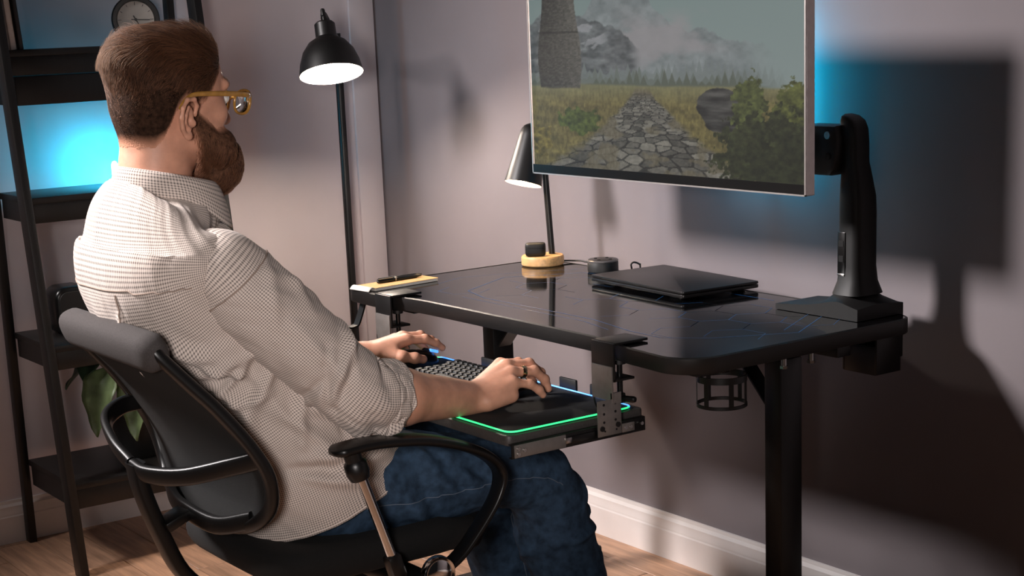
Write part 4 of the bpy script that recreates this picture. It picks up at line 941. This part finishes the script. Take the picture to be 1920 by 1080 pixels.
strands('strands', bw_, boff, 11000, bflow, lambda q_, g: (.005+.012*smooth(-.03, -.09, q_[:, 2]))*(.7+.6*g.random(len(q_))), lambda q_: .55+0*q_[:, 0], .00012*1.5, M_beard, bcap, 5, 5, .45, .4)
# eyebrows
ew = smooth(.011, .006, np.abs(hu-.042))*smooth(.006, .012, np.abs(hr))*smooth(.056, .046, np.abs(hr))*(hf > .05)
strands('eyebrows', ew, ew*0+.0005, 900, lambda q_, g: np.stack([np.sign(q_[:, 0]), 0*q_[:, 0], .25+0*q_[:, 0]], 1), lambda q_, g: .008+0*q_[:, 0], lambda q_: .2+0*q_[:, 0], .0001, M_beard, pe, 9, 4, .2)
# forearm hair
# ------------------------------------------------------------------ clothes: lofted cloth with folds
CELL = .0043
def checks():
    m = bpy.data.materials.new('checked_cotton'); m.use_nodes = True; nt = m.node_tree; N = nt.nodes; K = nt.links; b = N['Principled BSDF']
    uv = N.new('ShaderNodeUVMap'); uv.uv_map = 'uv'; sp = N.new('ShaderNodeSeparateXYZ'); K.new(uv.outputs[0], sp.inputs[0])
    def M(op, a, c=None):
        n = N.new('ShaderNodeMath'); n.operation = op
        for i, v in enumerate((a, c)):
            if v is None: continue
            if hasattr(v, 'links'): K.new(v, n.inputs[i])
            else: n.inputs[i].default_value = v
        return n.outputs[0]
    def line(o):
        f = M('ABSOLUTE', M('SUBTRACT', M('FRACT', M('DIVIDE', o, CELL)), .5))
        r = N.new('ShaderNodeMapRange'); r.interpolation_type = 'SMOOTHSTEP'; K.new(f, r.inputs[0])
        for i, v in ((1, .15), (2, .27), (3, 1.), (4, 0.)): r.inputs[i].default_value = v
        return r.outputs[0]
    a, c = line(sp.outputs[0]), line(sp.outputs[1]); d = M('ADD', M('MULTIPLY', M('ADD', a, c), .33), M('MULTIPLY', M('MULTIPLY', a, c), .15))
    mx = N.new('ShaderNodeMix'); mx.data_type = 'RGBA'; K.new(d, mx.inputs[0])
    mx.inputs[6].default_value = (*lin((222, 207, 197)), 1); mx.inputs[7].default_value = (*lin((48, 40, 42)), 1)
    K.new(mx.outputs[2], b.inputs['Base Color']); b.inputs['Roughness'].default_value = .85; b.inputs['Specular IOR Level'].default_value = .2
    b.inputs['Sheen Weight'].default_value = .1
    tc = N.new('ShaderNodeTexCoord'); nz = N.new('ShaderNodeTexNoise'); nz.inputs['Scale'].default_value = 130; K.new(tc.outputs['Object'], nz.inputs['Vector'])
    bp = N.new('ShaderNodeBump'); bp.inputs['Strength'].default_value = .25; bp.inputs['Distance'].default_value = .002
    K.new(nz.outputs[0], bp.inputs['Height']); K.new(bp.outputs[0], b.inputs['Normal'])
    return m
M_shirt = checks()
def denim():
    m = mat('dark_blue_denim', (50, 70, 92), .85, spec=.2, var=.2, scale=55, bump=.5, bscale=1100); return m
M_denim = denim(); M_stitch = mat('pale_stitching', (96, 108, 124), .8)
M_stitch2 = mat('shirt_seam', (150, 132, 120), .9)
def loft(name, secs, nu, nv, folds, noise, m, parent, circ, th0=0., seed=1, closed_cap=None, X0=(1, 0, 0), tw=None):
    """secs rows: center(3), a (along local X), b (along local N), exponent. Returns object and a point function"""
    S = spline(np.array([list(s[0])+[s[1], s[2], s[3]] for s in secs]), nv); C = S[:, :3]
    T = np.gradient(C, axis=0); T /= np.linalg.norm(T, axis=1)[:, None]
    Xs = np.zeros_like(C); x = np.array(X0, float)
    for i in range(nv): x = x-T[i]*(x @ T[i]); x /= np.linalg.norm(x); Xs[i] = x
    Nn = np.cross(T, Xs)                                            # with T upwards and X to the right this is the front
    th = th0+np.linspace(0, 2*PI, nu, endpoint=False); c, s = np.cos(th), np.sin(th)
    e = S[:, 5][:, None]; cc, ss = np.sign(c)*np.abs(c)**e, np.sign(s)*np.abs(s)**e
    P = C[:, None]+Xs[:, None]*(S[:, 3][:, None]*cc)[..., None]+Nn[:, None]*(S[:, 4][:, None]*ss)[..., None]
    L = np.concatenate([[0], np.cumsum(np.linalg.norm(np.diff(C, axis=0), axis=1))])
    ug = ((th-th0)/(2*PI)*circ)[None].repeat(nv, 0); vg = L[:, None].repeat(nu, 1)
    du = np.roll(P, -1, 1)-np.roll(P, 1, 1); dv = np.gradient(P, axis=0); Nv = np.cross(du, dv); Nv /= np.maximum(np.linalg.norm(Nv, axis=2), 1e-9)[..., None]
    H = np.zeros((nv, nu))
    for (u0, v0, u1, v1, w_, amp) in folds:
        for sh in (0, circ, -circ):
            dx, dy = u1-u0, v1-v0; l2 = dx*dx+dy*dy; t = ((ug+sh-u0)*dx+(vg-v0)*dy)/l2; tc_ = np.clip(t, 0, 1)
            d = np.hypot(ug+sh-u0-tc_*dx, vg-v0-tc_*dy)*np.sign((ug+sh-u0)*dy-(vg-v0)*dx)
            ex = np.exp(-(d/w_)**2)*(1-1.1*d/w_*.6)*smooth(-.05, .25, np.where(np.abs(t-.5) < .8, 1-np.abs(t-.5)*1.25, 0)+.25)
            H += amp*ex*(.35+.65*np.sin(PI*tc_))
    for sc_, am, st in noise:
        k = (np.cos(th)*circ/(2*PI))[None]*sc_, (np.sin(th)*circ/(2*PI))[None]*sc_
        wob = vn(ug*sc_*.7+9, vg*sc_*.7+5, seed+30)*st
        H += am*(vn(k[0]+vg*sc_*.55+17+wob, k[1]+vg*sc_*.5+23, seed)+.5*vn(k[0]*2.1+31+wob, vg*sc_*1.3+7+k[1]*2.1, seed+1)-.75)
    P = P+Nv*H[..., None]
    Ls = np.concatenate([[0], np.cumsum(np.median(np.linalg.norm(np.diff(P, axis=0), axis=2), axis=1))])
    uv = np.zeros((nv-1, nu, 4, 2)); j, i = np.meshgrid(np.arange(nv-1), np.arange(nu), indexing='ij'); i2 = (i+1) % nu
    Q = np.stack([j*nu+i, j*nu+i2, (j+1)*nu+i2, (j+1)*nu+i], -1)
    us = circ/nu
    for kx, (a, b2) in enumerate(((0, 0), (1, 0), (1, 1), (0, 1))): uv[..., kx, 0] = (i+a)*us; uv[..., kx, 1] = Ls[j+b2]
    Qf = Q.reshape(-1, 4); uvf = uv.reshape(-1, 2); P2 = P.reshape(-1, 3)
    o = np_mesh(name, P2, Qf, m, parent, uvf)
    o.modifiers.new('thick', 'SOLIDIFY').thickness = .0014; o.modifiers['thick'].offset = -1
    def at(u, v, d=0.):
        ii = int(round((u % circ)/us)) % nu; jj = int(np.clip(np.searchsorted(L, v), 0, nv-1)); return P[jj, ii]+Nv[jj, ii]*d
    return o, at, L[-1]
def line_on(at, pts, r, name, m, parent, n=60, d=.0008):
    s = spline(np.array(pts), n); MB().tube([at(a, b, d) for a, b in s], r, 6).build(name, m, parent)
def rfolds(n, ur, vr, ang, wr, ar, lr, seed, spread=.35):
    g = np.random.default_rng(seed); out = []
    for _ in range(n):
        u, v = g.uniform(*ur), g.uniform(*vr); a = ang+g.normal(0, spread); l = g.uniform(*lr)
        out.append((u-l/2*math.cos(a), v-l/2*math.sin(a), u+l/2*math.cos(a), v+l/2*math.sin(a), g.uniform(*wr), g.uniform(*ar)*(1 if g.random() < .7 else -.8)))
    return out
# torso: u = 0 at the front centre, .26 left side, .52 back centre, .78 right side (nearest the camera)
CIR = 1.04; TH0 = PI/2
tor = [((XM, 1.415, .465), .206, .182, .88), ((XM, 1.390, .53), .204, .164, .88), ((XM, 1.352, .605), .195, .145, .9), ((XM, 1.296, .68), .186, .134, .94), ((XM, 1.252, .78), .190, .132, .97),
       ((XM, 1.171, .87), .197, .136, 1.), ((XM, 1.142, .93), .212, .130, .95), ((XM, 1.142, .968), .210, .112, .93), ((XM, 1.142, 1.002), .176, .096, .95), ((XM, 1.160, 1.028), .114, .096, 1), ((XM, 1.166, 1.052), .082, .080, 1), ((XM, 1.172, 1.076), .075, .076, 1)]
fo_t = rfolds(22, (.66, .92), (.06, .42), 2.3, (.008, .016), (.007, .014), (.08, .2), 21, .6)+rfolds(10, (.42, .62), (.28, .45), 1.9, (.008, .014), (.004, .008), (.08, .18), 22)+rfolds(8, (.55, .75), (.3, .5), 2.2, (.009, .015), (.006, .010), (.1, .2), 23)
fo_t += rfolds(8, (.05, .25), (.08, .35), .6, (.01, .018), (.003, .007), (.1, .2), 24)+[(.552, .37, .580, .51, .010, .022), (.618, .37, .586, .51, .010, .020), (.584, .37, .583, .49, .009, -.018), (.66, .38, .63, .47, .012, .010), (.70, .36, .66, .44, .010, .009), (.80, .42, .62, .31, .013, .012), (.82, .37, .66, .25, .013, .012), (.84, .31, .72, .17, .013, .010)]
shirt, at_t, LT = loft('shirt', tor, 300, 190, fo_t, [(16, .008, 1.5), (38, .003, 1.2)], M_shirt, pe, CIR, TH0, 41)
vy = LT-.155
line_on(at_t, [(.30, vy-.01), (.40, vy), (.52, vy+.002), (.64, vy), (.74, vy-.01)], .0011, 'yoke_seam', M_stitch2, shirt)
line_on(at_t, [(.583, vy), (.584, vy-.06), (.585, vy-.13)], .0014, 'back_pleat', M_stitch2, shirt)
hem = [(u, .004) for u in np.linspace(0, CIR*.999, 40)]
line_on(at_t, hem, .0014, 'hem', M_shirt, shirt, 120)
# sleeves and rolled cuffs
def sleeve(s, sh_, el, wr, name):
    sh_, el, wr = np.array(sh_), np.array(el), np.array(wr); inn = sh_+np.array([-s*.03, -.004, .0]); up_ = sh_+np.array([s*.006, .008, -.008])
    m1 = sh_*.62+el*.38; m2 = sh_*.25+el*.75; f = lambda t: el+(wr-el)*t
    e0 = el+np.array([0, -.004, .006])
    S = [(inn, .055, .055, 1), (up_, .066, .068, 1), (sh_*.84+el*.16, .074, .076, 1), (m1, .073, .074, 1), (m2, .069, .070, 1), (e0, .066, .068, 1), (f(.13), .0625, .066, 1), (f(.20), .0595, .063, 1), (f(.26), .057, .060, 1)]
    ci = .44
    fo = rfolds(22, (0, ci), (.27, .46), .35, (.006, .012), (.007, .013), (.07, .18), 61 if s > 0 else 62, .45)+rfolds(10, (0, ci), (.08, .3), 1.2, (.009, .016), (.004, .008), (.08, .2), 63, .4)
    o, at, L = loft(name, S, 170, 200, fo, [(22, .006, 1.5), (50, .0025, 1.)], M_shirt, shirt, ci, PI, 71+s, X0=(s, 0, 0))
    C = [(f(.135), .0610, .0645, 1), (f(.15), .0640, .067, 1), (f(.19), .0620, .065, 1), (f(.23), .0600, .063, 1), (f(.27), .0585, .061, 1), (f(.285), .0575, .060, 1)]
    c, atc, L2 = loft('sleeve_cuff', C, 150, 60, rfolds(12, (0, ci), (.0, .06), .3, (.004, .007), (.003, .007), (.05, .14), 65+s, .3), [(30, .005, 1.5), (70, .002, 1.)], M_shirt, shirt, ci*.93, PI, 81+s, X0=(s, 0, 0))
    c.modifiers['thick'].thickness = .004
    arm_ = [at(ci*t, .05) for t in np.linspace(0, 1, 61)[:-1]]
    MB().tube([at(u, .075+.012*math.cos(2*PI*u/ci), .0006) for u in np.linspace(0, ci, 61)[:-1]], .0013, 6, True).build('armhole_seam', M_stitch2, shirt)
    return at
at_r = sleeve(1, R_SH, R_EL, RW, 'sleeve'); at_l = sleeve(-1, L_SH, L_EL, LW, 'sleeve')
# collar: stand and fall as one folded strip round the neck
NUc, NVc = 90, 10; V = []; uvs = []
for j in range(NVc):
    w_ = j/(NVc-1)
    for i in range(NUc):
        a = (i/(NUc-1)*2-1)*.90*PI; bk_ = (1+math.cos(a))/2                   # a = 0 at the back of the neck
        zt = 1.064+.038*bk_; dp = .040+.046*smooth(.62, .0, bk_)
        r = .074+.004*math.sin(PI*w_)+.014*w_; z = zt-dp*w_*w_**.2+.004*math.sin(PI*min(1, w_*2.2))*(w_ < .45)
        V.append((XM+r*1.03*math.sin(a), 1.176-.008*bk_-(r+.003)*math.cos(a)+.012*(1-bk_)*w_, z)); uvs.append((a*.075, -w_*.045))
Qc = [(j*NUc+i, j*NUc+i+1, (j+1)*NUc+i+1, (j+1)*NUc+i) for j in range(NVc-1) for i in range(NUc-1)]
co = np_mesh('collar', np.array(V), np.array(Qc), M_shirt, shirt, np.array([uvs[v] for q_ in Qc for v in q_]))
md = co.modifiers.new('thick', 'SOLIDIFY'); md.thickness = .003
b = MB().tube([V[i] for i in range(NUc)], .002, 8).build('collar_fold', M_shirt, shirt)
# trousers: seat and two legs in one mesh
def legsec(s):
    x = XM+s*.12
    return [((XM+s*.07, 1.315, .478), .088, .078, .9), ((XM+s*.082, 1.38, .480), .100, .092, .9), ((XM+s*.106, 1.50, .476), .100, .092, .92), ((XM+s*.117, 1.65, .466), .093, .084, .95), ((x, 1.775, .450), .086, .077, 1),
            ((x, 1.846, .425), .083, .078, 1), ((x, 1.885, .372), .080, .078, 1), ((x, 1.902, .30), .077, .079, 1), ((x, 1.930, .20), .072, .080, 1), ((x, 1.955, .10), .068, .08, 1), ((x, 1.962, .055), .068, .082, 1)]
def leg_folds(sd): return rfolds(16, (0, .56), (.46, .70), .15, (.008, .014), (.006, .011), (.08, .2), sd, .35)+rfolds(14, (0, .56), (.05, .42), .9, (.010, .02), (.006, .010), (.08, .22), sd+1, .5)+rfolds(10, (0, .56), (.72, 1.0), .4, (.014, .024), (.003, .006), (.1, .2), sd+2, .5)
jn, at_jr, LJ = loft('jeans', legsec(1), 180, 260, leg_folds(91), [(14, .008, 1.5), (30, .0016, 1.)], M_denim, pe, .58, 0, 95)
jl, at_jl, _ = loft('trouser_leg', legsec(-1), 180, 260, leg_folds(96), [(14, .008, 1.5), (30, .0016, 1.)], M_denim, jn, .58, 0, 96)
V = []; NUp, NVp = 40, 14
for j in range(NVp):
    ph = -PI/2+PI*j/(NVp-1)
    for i in range(NUp):
        a = 2*PI*i/NUp; g_ = math.cos(ph)**.6 if math.cos(ph) > 1e-6 else 0
        V.append((XM+.165*math.copysign(abs(math.cos(a))**.8, math.cos(a))*g_, 1.38+.11*math.sin(a)*g_, .48+.09*math.sin(ph)))
MB().grid(V, NUp, NVp, True).build('seat_of_trousers', M_denim, jn, ang=180)
line_on(at_jr, [(.015, .10), (.012, .25), (.0, .42), (-.012, .56)], .0009, 'outseam', M_stitch, jn)
line_on(at_jr, [(.015+.29, .10), (.30, .4), (.29, .7), (.29, .95)], .0009, 'inseam', M_stitch, jn)
line_on(at_jl, [(.0, .10), (.0, .4), (.0, .7), (.0, .95)], .0009, 'outseam', M_stitch, jn)
line_on(at_jr, [(.53, .035), (.53, .145), (.50, .15)], .0009, 'pocket_stitching', M_stitch, jn, d=.0012)
line_on(at_jr, [(.575, .03), (.555, .16)], .0009, 'pocket_edge', M_stitch, jn, 20, .0012)
# shoes
M_shoe = mat('brown_leather', (70, 50, 40), .45, var=.12)
for s in (-1, 1):
    x = XM+s*.12; V = []; NUs, NVs = 30, 9
    for j in range(NVs):
        t = j/(NVs-1); h = .022+.075*t
        for i in range(NUs):
            a = 2*PI*i/NUs; yy = math.sin(a); ln = (.145-.07*t**1.3 if yy > 0 else .13-.01*t)
            V.append((x+.046*math.cos(a)*(1-.25*t)*(1-.12*max(0, yy)), 2.02-.03*t+yy*ln, h))
    sh_o = MB().grid(V, NUs, NVs, True); sh_o.f.append(tuple((NVs-1)*NUs+i for i in range(NUs)))
    so2 = sh_o.build('shoe', M_shoe, pe, ang=70)
    MB().prism([(x+.05*math.cos(a)*(1-.1*max(0, math.sin(a))), 2.02+math.sin(a)*.15) for a in np.linspace(0, 2*PI, 31)[:-1]], .001, .024, None, .003).build('sole', M_gloss, so2)
# ring
rp0, rp1 = np.array(MC['ring']), np.array((-2.503, 1.797, .665)); d = rp1-rp0; rcn = rp0+d*.52
MB().lathe([(.0098, -.0042), (.0112, -.0038), (.0114, 0), (.0112, .0038), (.0098, .0042)], tuple(rcn), tuple(d), 40).build('finger_ring', mat('pale_gold', (206, 190, 160), .18, 1, var=.02), pe, label='pale metal ring')
# glasses
gl_ = thing('eyeglasses', tuple(hp(0, .11, .01)), 'amber framed eyeglasses worn by the seated man', 'glasses')
M_amber = mat('amber_acetate', (168, 122, 58), .15, var=.15, scale=60, coat=.4); M_lens = bpy.data.materials.new('clear_lens'); M_lens.use_nodes = True
bl_ = M_lens.node_tree.nodes['Principled BSDF']; bl_.inputs['Transmission Weight'].default_value = 1; bl_.inputs['Roughness'].default_value = .02; bl_.inputs['IOR'].default_value = 1.12; bl_.inputs['Base Color'].default_value = (.97, .97, .95, 1)
for s in (-1, 1):
    rim = []
    for a in np.linspace(0, 2*PI, 37)[:-1]:
        r_ = s*.035+.0265*math.copysign(abs(math.cos(a))**.8, math.cos(a)); u_ = .012+.021*math.copysign(abs(math.sin(a))**.8, math.sin(a))
        rim.append(hp(r_, .122-.30*max(0, abs(r_)-.02)**1.25-.1*(u_-.012)*0, u_))
    fr_ = MB().tube(rim, 1, closed=True, sec=[(.003*math.cos(t), .0026*math.sin(t)) for t in np.linspace(0, 2*PI, 11)[:-1]], hint=tuple(HF)).build('rim', M_amber, gl_)
    c_ = np.mean(rim, 0); MB().add(list(rim)+[c_], [(i, (i+1) % 36, 36) for i in range(36)]).build('lens', M_lens, fr_, ang=180).modifiers.new('t', 'SOLIDIFY').thickness = .0015
    tp = spline([hp(s*.064, .112, .022), hp(s*.074, .10, .022), hp(s*.079, .07, .019), hp(s*.0805, .03, .013), hp(s*.081, .0, .007), hp(s*.0815, -.018, -.004), hp(s*.08, -.028, -.022)], 34)
    MB().tube(tp, np.linspace(1.6, 1.1, 34), sec=[(.0032*math.cos(t), .0019*math.sin(t)) for t in np.linspace(0, 2*PI, 13)[:-1]], hint=(0, 0, 1)).build('temple', M_amber, gl_)
MB().tube(spline([hp(-.0095, .1215, .016), hp(-.004, .126, .021), hp(.004, .126, .021), hp(.0095, .1215, .016)], 12), .0024, 8).build('bridge', M_amber, gl_)
